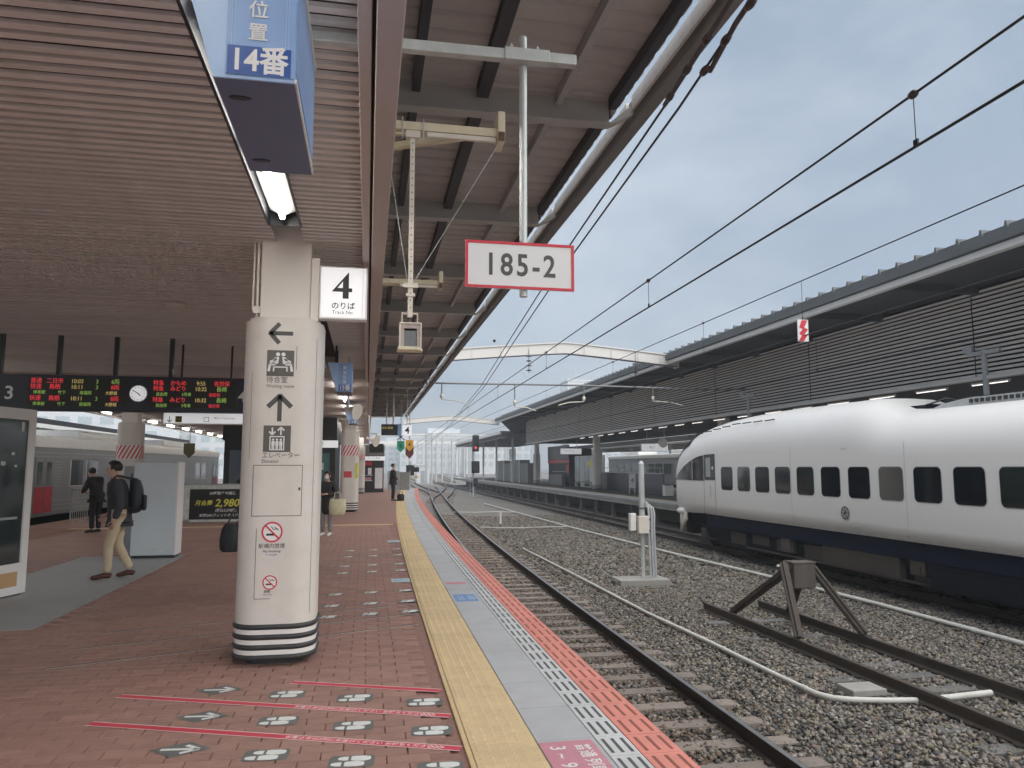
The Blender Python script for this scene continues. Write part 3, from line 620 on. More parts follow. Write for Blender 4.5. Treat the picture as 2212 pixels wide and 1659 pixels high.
for i in range(2): lamp(-4.6, -2 + 2.2 * i, 3.50, 1.25, 'unseen fluorescent tube added to light the middle of the platform', 'unseen tube lamps added over the middle of the platform')  # added out of view to brighten the platform, not a known lamp row
# ------------------------------------------------------------------ columns
HX, HY, RC = .325, .325, .20
def perim(s, off=0.0):      # point on the rounded square, s metres from the front centre (+ towards +X)
    fl = HX - RC; q = math.pi / 2 * RC; segs = [fl, q, 2 * fl, q, 2 * fl, q, 2 * fl, q, fl]; tot = sum(segs); s %= tot
    r = RC + off
    c = [(fl, -fl), (fl, fl), (-fl, fl), (-fl, -fl)]; st_ = [(0, -1), (1, 0), (0, 1), (-1, 0)]
    if s < fl: return (s, -HY - off)
    s -= fl
    for i in range(4):
        a0 = -90 + 90 * i
        if s < q: a = R(a0) + s / RC; return (c[i][0] + r * math.cos(a), c[i][1] + r * math.sin(a))
        s -= q; L2 = 2 * fl if i < 3 else fl
        if s < L2:
            if i == 0: return (HX + off, -fl + s)
            if i == 1: return (fl - s, HY + off)
            if i == 2: return (-HX - off, fl - s)
            return (-fl + s, -HY - off)
        s -= L2
    return (0, -HY - off)
PER = 8 * (HX - RC) + 2 * math.pi * RC
def ring(z0, z1, off, n=56, bulge=0.0, inner=0.0):
    m = MB(); zs = [z0, z1] if not bulge else [z0, z0 * .75 + z1 * .25, (z0 + z1) / 2, z0 * .25 + z1 * .75, z1]; os_ = [off] * 2 if not bulge else [off, off + bulge * .8, off + bulge, off + bulge * .8, off]
    m.loft([[(*perim(PER * i / n, o), z) for i in range(n)] for z, o in zip(zs, os_)], 0, True, True); return m
def wrapstrip(a, b, w, off, th=.0015, nseg=10):   # straight strip from (s,z) a to b, w wide, laid round the column
    a, b = Vector(a), Vector(b); d = (b - a).normalized(); nn = Vector((-d.y, d.x)) * w / 2; m = MB(); rings = []
    for i in range(nseg + 1):
        p = a.lerp(b, i / nseg); l, r = p - nn, p + nn
        pl, pr = perim(l.x, off), perim(r.x, off); ql, qr = perim(l.x, off + th), perim(r.x, off + th)
        rings.append([(*pl, l.y), (*pr, r.y), (*qr, r.y), (*ql, l.y)])
    return m.loft(rings, 0, False, True)
def column(x, y, label, group, stripes=False, top=3.55, zs=2.05):
    t = thing('platform_column', label, 'column', (x, y, 0), group)
    ring(.05, 2.84, 0).build('sleeve', m_offwhite, t, local=True)
    ring(2.84, 2.87, -.03).build('sleeve_cap', m_offwhite, t, local=True)
    B('post', m_post, t, (-.21, .21, -.21, .21, 2.86, top), bevel=.01, local=True)
    ring(0.0, .05, -.09).build('plinth', m_black, t, local=True)
    for z in (.05, .13, .21, .29): ring(z, z + .042, .004, bulge=.014).build('rubber_ring', m_black, t, local=True)
    for z in (.093, .173, .253): ring(z, z + .036, .003).build('white_band', m_white, t, local=True)
    if stripes:
        ring(zs - .2, zs + .2, .003).build('warning_band', m_white, t, local=True); n = 20
        for i in range(n):
            s0 = PER * i / n; wrapstrip((s0, zs - .19), (s0 + .2, zs + .19), .045, .004).build('warning_stripe', m_stripered, t, local=True)
    return t
CX1, CY1 = -.725, 6.845
col1 = column(CX1, CY1, 'cream round-cornered column with pictograms and black rubber rings', 'platform columns', top=3.9)
def on_col(polys, mat, name, s0, z0, th=.0012, off=.001):   # wrap flat polygons (x,z) around the sleeve
    m = MB()
    for p in polys:
        n = len(p); vs = [(*perim(s0 + a, off), z0 + b) for a, b in p] + [(*perim(s0 + a, off + th), z0 + b) for a, b in p]
        m.add(vs, [tuple(range(n - 1, -1, -1)), tuple(range(n, 2 * n))] + [(i, (i + 1) % n, n + (i + 1) % n, n + i) for i in range(n)])
    return m.build(name, mat, col1, local=True)
def col_text(s, size, mat, s0, z0, bold=.0, ax='CENTER', sx=1.0):
    o = text(s, size, mat, col1, Matrix.Identity(4), ax=ax, bold=bold, sx=sx, ext=.0006, local=True)
    for v in o.data.vertices:
        x_, y_ = perim(s0 + v.co.x, .0016 + v.co.z); v.co = (x_, y_, z0 + v.co.y)
    return o
S0 = -.005
on_col([line2((.09, 0), (-.085, 0), .034), line2((-.10, -.005), (-.02, .085), .036), line2((-.10, .005), (-.02, -.085), .036)], m_ink, 'arrow_mark', S0, 2.725)
on_col([rect(-.11, .11, -.11, .11)], m_pictogrey, 'pictogram_plate', S0 - .005, 2.47)
pp = []
for sg in (-1, 1):
    pp += [disc(sg * .022, .070, .017, 12), [(sg * .012, .048), (sg * .045, .045), (sg * .070, -.012), (sg * .020, -.012)], line2((sg * .03, .03), (sg * .085, .005), .016), line2((sg * .04, -.014), (sg * .088, -.014), .022), line2((sg * .084, -.012), (sg * .094, -.075), .02)]
pp += [rect(-.055, .055, -.043, -.033), rect(-.06, -.048, -.075, -.033), rect(.048, .06, -.075, -.033)]
on_col(pp, m_signwhite, 'seated_figures', S0 - .005, 2.475, off=.0025)
col_text('待合室', .058, m_ink, S0 - .115, 2.325, ax='LEFT'); col_text('Waiting room', .040, m_ink, S0 - .115, 2.275, ax='LEFT')
on_col([line2((0, -.11), (0, .09), .036), line2((-.005, .11), (.095, .01), .04), line2((.005, .11), (-.095, .01), .04)], m_ink, 'arrow_mark', S0, 2.09)
on_col([rect(-.11, .11, -.11, .11)], m_pictogrey, 'pictogram_plate', S0 - .012, 1.835)
pp = [line2((-.04, .035), (-.04, .095), .012), line2((-.04, .035), (-.065, .062), .012), line2((-.04, .035), (-.015, .062), .012), line2((.03, .033), (.03, .095), .012), line2((.03, .098), (.003, .07), .012), line2((.03, .098), (.057, .07), .012),
      rect(-.06, .06, .015, .024), rect(-.06, -.051, -.09, .016), rect(.051, .06, -.09, .016), rect(-.06, .06, -.094, -.085)]
for k in (-.031, 0, .031): pp += [disc(k, -.006, .0095, 10), rect(k - .0125, k + .0125, -.055, -.018), rect(k - .010, k - .001, -.084, -.054), rect(k + .001, k + .010, -.084, -.054)]
on_col(pp, m_signwhite, 'lift_figures', S0 - .012, 1.833, off=.0025)
col_text('エレベーター', .058, m_ink, S0 - .13, 1.695, ax='LEFT', sx=.88); col_text('Elevator', .042, m_ink, S0 - .13, 1.648, ax='LEFT')
def seam(s0, s1, z0, z1, w=.005): return [rect(s0, s1, z1 - w, z1), rect(s0, s1, z0, z0 + w), rect(s0, s0 + w, z0, z1), rect(s1 - w, s1, z0, z1)]
ap = []
for q in seam(-.20, .195, 1.20, 1.615): ap.append(q)
hx = MB()
for a, b in (((-.20, 1.20), (-.20, 1.615)), ((.195, 1.20), (.195, 1.615)), ((-.20, 1.615), (.195, 1.615)), ((-.20, 1.20), (.195, 1.20))): w_ = wrapstrip(a, b, .005, .0004, .0008, 14); hx.add(w_.v, w_.f)
hx.build('access_panel_seam', m_seam, col1, local=True)
on_col([rect(-.008, .008, -.012, .012)], m_seam, 'panel_lock', .175, 1.42)
for a, b, w in (((-.155, .535), (-.155, 1.10), .004), ((-.155, .535), (-.03, .535), .004), ((-.245, 1.66), (-.245, 2.40), .003), ((.12, 2.42), (.12, 2.62), .004), ((.30, .4), (.30, 2.7), .003)): wrapstrip(a, b, w, .0004, .0008, 10).build('sleeve_seam', m_seam, col1, local=True)
def nosmoke(s0, z0, r):
    on_col([disc(0, 0, r * 1.02, 24)], m_signwhite, 'sticker_backing', s0, z0, .0006)
    on_col([line2((-.55 * r, -.25 * r), (.25 * r, -.25 * r), .2 * r), line2((-.1 * r, .55 * r), (.1 * r, .25 * r), .07 * r), line2((.1 * r, .25 * r), (.55 * r, .3 * r), .07 * r), line2((.2 * r, .5 * r), (.6 * r, .15 * r), .07 * r)], m_inkblack, 'cigarette_mark', s0, z0, .0008, .002)
    on_col(rring(0, 0, .84 * r, r, 28) + [line2((-.62 * r, .62 * r), (.62 * r, -.62 * r), .16 * r)], m_red, 'no_smoking_mark', s0, z0, .0008, .0032)
nosmoke(-.03, 1.07, .084); col_text('駅構内禁煙', .042, m_ink, -.03, .955); col_text('No Smoking', .028, m_ink, -.03, .915); col_text('역 구내 금연', .018, m_stickerblue, -.03, .885)
nosmoke(-.035, .665, .058); col_text('禁煙', .026, m_ink, -.055, .59); col_text('No smoking', .014, m_ink, -.05, .568)
tb = MB(); tb.tube([(-.24, -.16, 2.86), (-.24, -.16, 3.55)], .012, 8); tb.tube([(-.275, -.16, 2.95), (-.275, -.16, 3.55)], .008, 8); tb.build('conduit_pipe', m_post, col1, local=True)
B('pipe_bracket', m_post, col1, (-.27, -.21, -.19, -.13, 2.92, 2.98), local=True)
col2 = column(-.62, 28.1, 'cream column with red diagonal warning stripes behind the masked woman', 'platform columns', True, 3.42, 2.2)
col3 = column(-.45, 47.4, 'smaller looking cream column with yellow notice beside the far kiosk', 'platform columns', True, 3.42, 2.2)
col4 = column(-6.66, 23.2, 'cream column with red warning stripes behind the pale blue cabinet', 'platform columns', True, 3.42, 2.03)
for c, z, mt, w in ((col2, 1.35, m_stripered, .2), (col3, 1.5, m_adyellow, .13)):
    m = MB(); m.box(-w, w * .4, -.331, -.327, z - .12, z + .1); m.build('poster', mt, c, local=True)
B('notice', m_adyellow, col2, (.2, .3, -.33, -.32, 1.2, 1.75), local=True)
# ------------------------------------------------------------------ blue position signs
def pos_sign(x1, y0, z0, num, label, detail):
    t = thing('position_sign', label, 'sign', (x1 - .12, y0, z0), 'blue hanging position signs'); w, d, h, sl = .242, .75, .46, .14
    x0 = x1 - w
    def face(yy): return [(x0, yy, z0), (x1, yy, z0), (x1, yy, z0 + h), (x0 - sl, yy, z0 + h)]
    m = MB(); a, b = face(y0), face(y0 + d)
    m.add(a + b, [(0, 1, 2, 3), (7, 6, 5, 4), (1, 5, 6, 2), (3, 2, 6, 7), (0, 3, 7, 4)]); m.build('casing', m_bluelight, t)
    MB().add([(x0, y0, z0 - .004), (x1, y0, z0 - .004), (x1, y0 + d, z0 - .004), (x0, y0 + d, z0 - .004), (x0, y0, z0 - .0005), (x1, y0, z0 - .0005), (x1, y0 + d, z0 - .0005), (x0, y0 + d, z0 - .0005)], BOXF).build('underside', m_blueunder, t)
    B('lettered_panel', m_blue, t, (x0 + .035, x1 - .002, y0 - .004, y0 - .0005, z0 + .01, z0 + h - .01))
    for xx in (x0 + .05, x0 + .058, x1 - .03, x1 - .022): B('panel_rib', m_bluelight, t, (xx - .0015, xx + .0015, y0 - .0055, y0 - .0042, z0 + .01, z0 + h - .01))
    B('side_panel', m_blue, t, (x1 + .0005, x1 + .004, y0 + .03, y0 + d - .03, z0 + .05, z0 + h - .05)); B('edge_trim', m_white, t, (x1 + .0005, x1 + .007, y0, y0 + d, z0, z0 + .012), (x1 + .0005, x1 + .007, y0, y0 + d, z0 + h - .012, z0 + h))
    B('number_plate', m_bluedeep, t, (x0 + .04, x1 - .012, y0 - .0065, y0 - .0045, z0 + .012, z0 + .105))
    text(num, .098, m_signwhite, t, front((x0 + x1) / 2 + .014, y0 - .0066, z0 + .056), name='number_lettering', bold=.0022, sx=.9)
    for i, ch in enumerate('乗車位置'[::-1] if detail else '置位'): text(ch, .062, m_signwhite, t, front((x0 + x1) / 2 + .008, y0 - .0066, z0 + .15 + .075 * i), bold=.0006)
    for yy in (y0 + .1, y0 + d - .14): B('hanger', m_blackpaint, t, (x0 - .03, x0 + .0, yy, yy + .03, z0 + h, 3.56)); MB().prism(disc(0, 0, .035, 12, .014), z0 - .0065, z0 - .0045, 0, Matrix.Translation((x0 + .06, yy + .02, 0))).build('light_hole', m_navy, t)
    return t
pos_sign(-.25, 2.33, 2.80, '14番', 'large blue hanging sign lettered 14番 in front of the round column', True)
pos_sign(-.27, 12.2, 2.80, '15番', 'small blue hanging sign lettered 15番 beyond the column', True)
pos_sign(-.29, 21.3, 2.80, '16番', 'tiny blue hanging sign lettered 16 in front of the striped column', False)
# dark ceiling channel to the left of the sign
# ------------------------------------------------------------------ track number sign
t = thing('track_sign', 'white box sign with big black 4 fixed to the column post', 'sign', (-.235, 6.6, 2.9))
B('casing', m_signwhite, t, (-.44, -.03, 6.6, 6.72, 2.88, 3.35), bevel=.008); B('face', m_signlit, t, (-.425, -.045, 6.594, 6.599, 2.895, 3.335)); B('edge_frame', m_post, t, (-.07, -.064, 6.590, 6.5935, 2.9, 3.33))
B('bracket', m_post, t, (-.513, -.442, 6.62, 6.72, 2.86, 3.42), bevel=.004)
flat([[(-.095, -.045), (.045, .128), (.045, -.018), (.075, -.018), (.075, -.052), (.045, -.052), (.045, -.112), (-.006, -.112), (-.006, -.052), (-.095, -.052)]], m_inkblack, t, front(-.235, 6.5935, 3.175), 'number_four', .001)
flat([[(-.05, -.018), (-.006, .04), (-.006, -.018)]], m_signlit, t, front(-.235, 6.5925, 3.175), 'number_counter', .0012)
text('のりば', .068, m_inkblack, t, front(-.235, 6.5935, 2.995), bold=.0008); text('Track No.', .045, m_ink, t, front(-.235, 6.5935, 2.94))
# ------------------------------------------------------------------ 185-2 sign
t = thing('marker_sign', 'white sign reading 185-2 with red border hanging on a steel pole', 'sign', (.68, 3.25, 2.4)); Y0 = 3.25
MB().bar((-.30, Y0, 3.497), (.60, Y0, 3.505), .045, .05).build('arm', m_galv, t, bevel=.003); MB().bar((.585, Y0 - .002, 3.506), (.80, Y0 - .002, 3.508), .056, .06).build('arm_clamp', m_galv, t, bevel=.003); MB().bar((.80, Y0, 3.508), (.93, Y0, 3.509), .045, .05).build('arm_end', m_galv, t, bevel=.003)
MB().tube([(.683, Y0 + .03, 2.37), (.683, Y0 + .03, 3.62)], .0185, 14).build('pole', m_galv, t); MB().tube([(.683, Y0 + .03, 3.62), (.683, Y0 + .03, 3.628)], .0195, 14, radii=[.0195, .012]).build('pole_cap', m_galv, t)
for x in (.62, .745): MB().tube([(x, Y0, 3.53), (x, Y0, 3.565)], .006, 6).build('bolt', m_galv, t); 
for x in (.62, .745): MB().prism(disc(x, Y0, .011, 6), 3.545, 3.555).build('nut', m_galv, t)
B('mount_plate', m_ceil, t, (-.36, -.29, Y0 - .03, Y0 + .03, 3.45, 3.56))
B('plate', m_signwhite, t, (.41, .91, Y0 - .012, Y0 - .004, 2.395, 2.61)); B('red_border', m_red, t, (.41, .91, Y0 - .0165, Y0 - .0125, 2.598, 2.61), (.41, .91, Y0 - .0165, Y0 - .0125, 2.395, 2.407), (.41, .422, Y0 - .0165, Y0 - .0125, 2.407, 2.598), (.898, .91, Y0 - .0165, Y0 - .0125, 2.407, 2.598))
text('185-2', .142, m_ink, t, front(.66, Y0 - .0125, 2.50), name='number_lettering', bold=.0025, sx=.84, sp=1.22)
# ------------------------------------------------------------------ yellow arms with perforated hanger and train camera
def arm_frame(y, label, detail=True):
    t = thing('arm_bracket', label, 'bracket', (.1, y, 3.9), 'cream steel arms on the canopy fascia')
    m = MB(); m.bar((.11, y + .55, 4.02), (.86, y + .06, 3.98), .05, .045); m.build('brace', m_cream, t); MB().bar((.11, y + .25, 4.0), (.86, y + .04, 3.96), .045, .04).build('brace', m_cream, t)
    MB().bar((.11, y, 3.935), (.86, y, 3.935), .06, .06).build('arm', m_cream, t, bevel=.004); MB().bar((.36, y - .01, 3.885), (.84, y - .01, 3.885), .03, .03).build('lower_rod', m_creamwhite, t)
    B('end_plate', m_cream, t, (.85, .90, y - .06, y + .12, 3.86, 4.08), bevel=.003); B('wall_plate', m_cream, t, (.1105, .125, y - .08, y + .65, 3.87, 4.1)); B('rust_patch', m_rust, t, (.852, .897, y - .063, y - .0605, 3.862, 3.93))
    return t
arm_frame(5.0, 'rusty cream steel arm bracket above the perforated hanger'); arm_frame(9.4, 'second cream steel arm bracket further along the fascia')
def hanger(y, label, label2):
    t = thing('hanger_post', label, 'post', (.262, y, 2.6), 'perforated hanger posts'); x = .262
    m = MB(); m.box(x - .016, x + .016, y - .015, y + .015, 2.60, 3.87); m.build('post', m_creamwhite, t); hl = MB()
    for i in range(24): hl.box(x - .0035, x + .0035, y - .0165, y - .0145, 2.66 + i * .05, 2.668 + i * .05)
    hl.build('hole_row', m_inkblack, t); B('top_clamp', m_creamwhite, t, (x - .05, x + .05, y - .035, y + .02, 3.85, 3.90), bevel=.003); B('clamp_side', m_galv, t, (x - .075, x - .068, y - .04, y - .033, 3.83, 3.99), (x + .068, x + .075, y - .04, y - .033, 3.83, 3.99))
    B('joint_clamp', m_creamwhite, t, (x - .05, x + .05, y - .025, y - .0165, 2.80, 2.83), (x - .03, x + .03, y - .025, y - .0165, 2.74, 2.76))
    m = MB(); m.tube([(.86, y, 3.86), (x + .02, y, 2.84)], .0025, 5); m.build('stay_wire', m_galv, t); MB().tube([(.115, y, 3.62), (x - .02, y, 2.84)], .0025, 5).build('stay_wire', m_galv, t)
    c = thing('platform_camera', label2, 'camera', (x, y, 2.36), 'boxed cameras on perforated posts'); x0, x1 = x - .068, x + .078
    B('casing', m_creamwhite, c, (x0, x1, y - .02, y + .10, 2.555, 2.563), (x0, x0 + .008, y - .02, y + .10, 2.40, 2.555), (x1 - .008, x1, y - .02, y + .10, 2.40, 2.555), (x0, x1, y - .02, y + .10, 2.392, 2.40), (x0 + .008, x1 - .008, y + .092, y + .10, 2.40, 2.555))
    B('inner_hood', m_fascia, c, (x0 + .008, x1 - .008, y - .005, y + .0, 2.525, 2.555), (x0 + .008, x0 + .03, y - .005, y, 2.40, 2.525), (x1 - .03, x1 - .008, y - .005, y, 2.40, 2.525)); B('screen', g_dark, c, (x0 + .03, x1 - .03, y + .04, y + .045, 2.41, 2.525))
    MB().prism([(x0 - .01, y - .045), (x1 - .02, y - .045), (x1 + .01, y + .02), (x1 + .01, y + .1), (x0 - .01, y + .1)], 2.375, 2.3915).build('tray', m_cream, c); B('yoke', m_creamwhite, c, (x - .055, x - .049, y, y + .04, 2.563, 2.625), (x + .049, x + .055, y, y + .04, 2.563, 2.625), (x - .055, x + .055, y, y + .04, 2.625, 2.632)); MB().tube([(x, y + .02, 2.632), (x, y + .02, 2.56)], .012, 8).build('ball_mount', m_ink, c)
hanger(5.0, 'white perforated post hanging from the cream arm', 'small boxed platform camera at the foot of the perforated post')
# ------------------------------------------------------------------ departure board, clock, exit sign
t = thing('departure_board', 'long black departure board with red and green LED lines', 'board', (-3.6, 12, 2.43)); x0, x1, z0, z1, yb = -6.3, -1.86, 2.42, 2.95, 12.0
B('casing', m_navy, t, (x0, x1, yb, yb + .22, z0, z1), bevel=.008)
for a, b in ((-4.87, -3.52), (-3.22, -1.98)): B('led_screen', m_ledscreen, t, (a, b, yb - .006, yb - .001, z0 + .06, z1 - .05))
text('3', .27, m_signwhite, t, front(-5.12, yb - .002, (z0 + z1) / 2 - .02), bold=.004); text('4', .24, m_signwhite, t, front(-1.90, yb - .002, (z0 + z1) / 2 - .02), bold=.003)
rowsL = [(('普通', m_ledred, -4.77), ('二日市', m_ledred, -4.52), ('10:03', m_ledyellow, -4.22), ('3', m_ledgreen, -3.95), ('6両', m_ledgreen, -3.70)), (('快速', m_ledred, -4.77), ('鳥栖', m_ledred, -4.52), ('10:11', m_ledyellow, -4.22), ('3', m_ledgreen, -3.95), ('8両', m_ledred, -3.70)),
         (('停車駅', m_ledgreen, -4.72), ('竹下', m_ledgreen, -4.42), ('南福岡', m_ledgreen, -4.1), ('大野城', m_ledyellow, -3.75))]
rowsR = [(('特急', m_ledred, -3.10), ('かもめ', m_ledred, -2.82), ('9:55', m_ledyellow, -2.50), ('佐世保', m_ledred, -2.2)), (('特急', m_ledred, -3.10), ('みどり', m_ledred, -2.82), ('10:32', m_ledyellow, -2.50), ('長崎', m_ledgreen, -2.2)), (('自由席', m_ledgreen, -3.05), ('5号車', m_ledgreen, -2.7), ('指定席', m_ledred, -2.3))]
rowsL += [rowsL[1], rowsL[2]]; rowsR += [rowsR[1], rowsR[2]]
for rows in (rowsL, rowsR):
    for i, rw in enumerate(rows):
        for (w_, mt, x) in rw: text(w_, (.085, .085, .06, .085, .06)[i], mt, t, front(x, yb - .0065, z1 - .095 - .085 * i), bold=.0003, sx=.9)
for i in range(4): B('hanger', m_blackpaint, t, (-5.3 + .78 * i + .0 - .03, -5.3 + .78 * i + .03, yb + .08, yb + .14, z1, 3.56))
c = thing('platform_clock', 'round white clock on the departure board between its two screens', 'clock', (-3.37, yb, 2.69)); F = front(-3.37, yb - .001, 2.69)
MB().prism(disc(0, 0, .125, 32), .0005, .03, 0, F).build('rim', m_galv, c); MB().prism(disc(0, 0, .115, 32), .0305, .033, 0, F).build('face', m_signlit, c)  # face given a glow so it reads white in the canopy shade
flat([line2((.10 * math.sin(R(30 * k)), .10 * math.cos(R(30 * k))), (.085 * math.sin(R(30 * k)), .085 * math.cos(R(30 * k))), .008) for k in range(12)], m_inkblack, c, F @ Matrix.Translation((0, 0, .0335)), 'hour_mark')
flat([line2((.01, -.006), (-.075, .045), .011)], m_inkblack, c, F @ Matrix.Translation((0, 0, .0355)), 'minute_hand'); flat([line2((-.008, .006), (.035, -.035), .014)], m_inkblack, c, F @ Matrix.Translation((0, 0, .0375)), 'hour_hand')
t = thing('exit_sign', 'long white lit sign with arrow and pictogram under the departure board', 'sign', (-2.56, 12.6, 2.28)); B('casing', m_white, t, (-3.17, -1.93, 12.6, 12.75, 2.275, 2.49), bevel=.006); B('face', m_signlit, t, (-3.155, -1.945, 12.594, 12.599, 2.29, 2.475))
flat([line2((0, .045), (0, -.04), .012), line2((0, -.045), (-.035, -.008), .012), line2((0, -.045), (.035, -.008), .012)], m_teal, t, front(-3.07, 12.5935, 2.35), 'arrow_mark'); flat([rect(-.055, .045, -.05, .05)], m_adyellow, t, front(-2.93, 12.5935, 2.35), 'stair_plate'); flat([rect(-.04, .045, -.04, .045)], m_inkblack, t, front(-2.93, 12.592, 2.35), 'stair_mark'); text('出口', .05, m_adyellow, t, front(-2.93, 12.590, 2.35))
flat(rring(0, 0, .045, .055, 4), m_inkblack, t, front(-2.52, 12.5935, 2.35) @ Matrix.Rotation(R(45), 4, 'Z'), 'lift_frame'); text('改札口 Ticket Gate', .04, m_ink, t, front(-2.25, 12.5935, 2.37)); B('hanger', m_blackpaint, t, (-2.95, -2.92, 12.66, 12.69, 2.49, 3.56), (-2.2, -2.17, 12.66, 12.69, 2.49, 3.56))
# ------------------------------------------------------------------ lens-like display cabinet, pale cabinet, ad board, barrier
t = thing('display_cabinet', 'tall white framed display cabinet with dark glass standing on the grey floor', 'cabinet', (-4.3, 10.7, 0)); a = math.atan2(.32, .10); dv = Vector((math.cos(a), math.sin(a), 0)); nv = Vector((dv.y, -dv.x, 0)); o0 = Vector((-4.27, 10.78, 0))
Fc = fr(o0, -dv * -1, (0, 0, 1))
def cbox(name, mat, u0, u1, z0, z1, d0, d1, **k): return MB().box(u0, u1, z0, z1, d0, d1, 0, Fc).build(name, mat, t, **k)
cbox('back', m_panelgrey, -1.6, 0, .02, 2.34, -.5, -.02); cbox('frame_post', m_white, -.11, 0, .02, 2.34, -.02, .03, bevel=.006); cbox('frame_top', m_white, -1.6, -.11, 2.20, 2.34, -.02, .03); cbox('frame_bottom', m_white, -1.6, -.11, .02, .40, -.02, .03); cbox('glass', g_panel, -1.6, -.11, .40, 2.20, -.02, .005)
cbox('tan_notice', m_tan, -1.2, -.16, .12, .30, .031, .034); cbox('foot', m_black, -1.55, -.05, 0, .02, -.45, 0); cbox('inner_shelf', m_panelgrey, -1.6, -.2, .95, .98, .006, .012)
for k, (u, z, w) in enumerate(((-.36, 1.75, .05), (-.52, 1.62, .07), (-.3, 1.60, .04), (-.22, 2.05, .04))): cbox('pasted_label', m_adpale, u, u + w, z, z + w * (.7 if k < 3 else 3), .0055, .008)
t = thing('pale_cabinet', 'pale blue metal cabinet beside the walking man', 'cabinet', (-3.69, 14.6, 0)); B('body', m_panelblue, t, (-4.06, -3.34, 14.42, 14.86, .05, 1.68), bevel=.012); B('side_edge', m_white, t, (-3.339, -3.31, 14.42, 14.86, .05, 1.69), bevel=.004); B('plinth', m_black, t, (-4.03, -3.34, 14.46, 14.82, 0, .05)); B('sticker_row', m_adpale, t, (-3.68, -3.62, 14.416, 14.4195, .10, .16), (-3.58, -3.52, 14.416, 14.4195, .10, .16), (-3.48, -3.42, 14.416, 14.4195, .10, .16))
t = thing('grey_screen', 'grey metal screen panel adjoining the pale blue cabinet', 'screen', (-4.5, 14.95, 0)); B('panel', m_panelgrey, t, (-4.36, -4.07, 14.9, 14.96, .04, 1.62), bevel=.005); B('post', m_white, t, (-4.12, -4.085, 14.87, 14.899, 0, 1.66)); B('foot', m_black, t, (-4.34, -4.1, 14.86, 15.0, 0, .038)); B('latch', m_black, t, (-4.32, -4.28, 14.892, 14.899, .12, .16))
t = thing('advert_board', 'black advertisement board with yellow 2.98 lettering on a low fence', 'advert', (-4.3, 23.2, 0)); B('panel', m_adblack, t, (-5.0, -3.3, 23.2, 23.25, .10, .96)); B('frame', m_panelgrey, t, (-5.3, -3.2, 23.255, 23.30, .05, 1.12)); B('pale_picture', m_adpale, t, (-5.28, -5.005, 23.2, 23.25, .10, 1.08), (-5.0, -3.3, 23.2, 23.25, .965, 1.08), (-5.0, -3.3, 23.2, 23.25, .03, .095)); B('post', m_black, t, (-5.3, -5.26, 23.26, 23.3, 0, .05), (-3.24, -3.2, 23.26, 23.3, 0, .05))
text('月会費', .16, m_adyellow, t, front(-4.62, 23.198, .56), bold=.003, shear=.2); text('2,980', .30, m_adyellow, t, front(-3.98, 23.198, .56), bold=.006, shear=.2); text('24時間/年中無休', .10, m_signwhite, t, front(-4.1, 23.198, .84), bold=.002); text('(税込3,278円)', .10, m_signwhite, t, front(-4.0, 23.198, .35), bold=.002); text('本格24Hフィットネスジム', .10, m_signwhite, t, front(-4.15, 23.198, .21), bold=.002, shear=.2)
t = thing('crowd_barrier', 'silver tube crowd barrier beside the silver train', 'barrier', (-7.3, 21.9, 0)); m = MB(); pa, pb = Vector((-7.95, 22.7, 0)), Vector((-6.7, 21.0, 0))
def bp(u, z): p = pa.lerp(pb, u); return (p.x, p.y, z)
MB().tube([bp(0, .02), bp(0, .92), bp(.04, 1.0), bp(.96, 1.0), bp(1, .92), bp(1, .02)], .02, 8).build('frame', m_galv, t); MB().tube([bp(0, .18), bp(1, .18)], .016, 8).build('lower_rail', m_galv, t)
for i in range(1, 13): MB().tube([bp(i / 13, .18), bp(i / 13, 1.0)], .009, 6).build('bar', m_galv, t)
t = thing('dark_waiting_room', 'dark glazed waiting room with white header sign behind the column', 'building', (-3, 28.5, 0)); B('wall', m_kiosk, t, (-5.0, -1.15, 28.2, 33, .0, 2.55)); B('roof_band', m_kiosk, t, (-5.05, -1.1, 28.1, 33.1, 2.55, 3.38)); B('header_sign', m_signlit, t, (-2.4, -1.05, 28.04, 28.09, 2.30, 2.56))
for i in range(3): B('window', g_dark, t, (-4.8 + .85 * i, -4.1 + .85 * i, 28.15, 28.195, .6, 2.2))
B('teal_door', m_teal, t, (-2.2, -1.35, 28.15, 28.195, .1, 2.1)); B('poster', m_adpale, t, (-1.75, -1.55, 28.13, 28.149, 1.5, 1.75)); text('待合室', .16, m_ink, t, front(-1.8, 28.038, 2.43))
# ------------------------------------------------------------------ far platform and its canopy
p2 = thing('platform', 'grey far platform on dark posts behind the white train', 'platform', (17, 40, 0)); p2['kind'] = 'structure'
B('deck', m_concrete, p2, (13.27, 24, -10, 118, -.32, -.02), bevel=.02); m_asph = M('far_asphalt', (.10, .095, .09), .8, var=.15, scale=2); B('floor_sheet', m_asph, p2, (14.5, 23.9, -10, 118, -.0195, -.004)); B('edge_band', m_greyslab, p2, (13.30, 14.05, -10, 118, -.0195, -.003)); B('yellow_band', m_yellowline, p2, (14.06, 14.4, -10, 118, -.0195, -.002)); B('back_wall', m_concdark, p2, (15.3, 23, -10, 118, -1.18, -.322))
for i in range(30): B('support_post', m_concdark, p2, (13.45, 13.62, 2 + 3.2 * i, 2.2 + 3.2 * i, -1.2, -.322))
B('edge_lip', m_concrete, p2, (13.24, 13.268, -10, 118, -.12, -.03))
rc = thing('platform_canopy', 'dark canopy with grey louvre wall above the white train', 'canopy', (17, 40, 3.8))
RX = 15.1
nb = 20
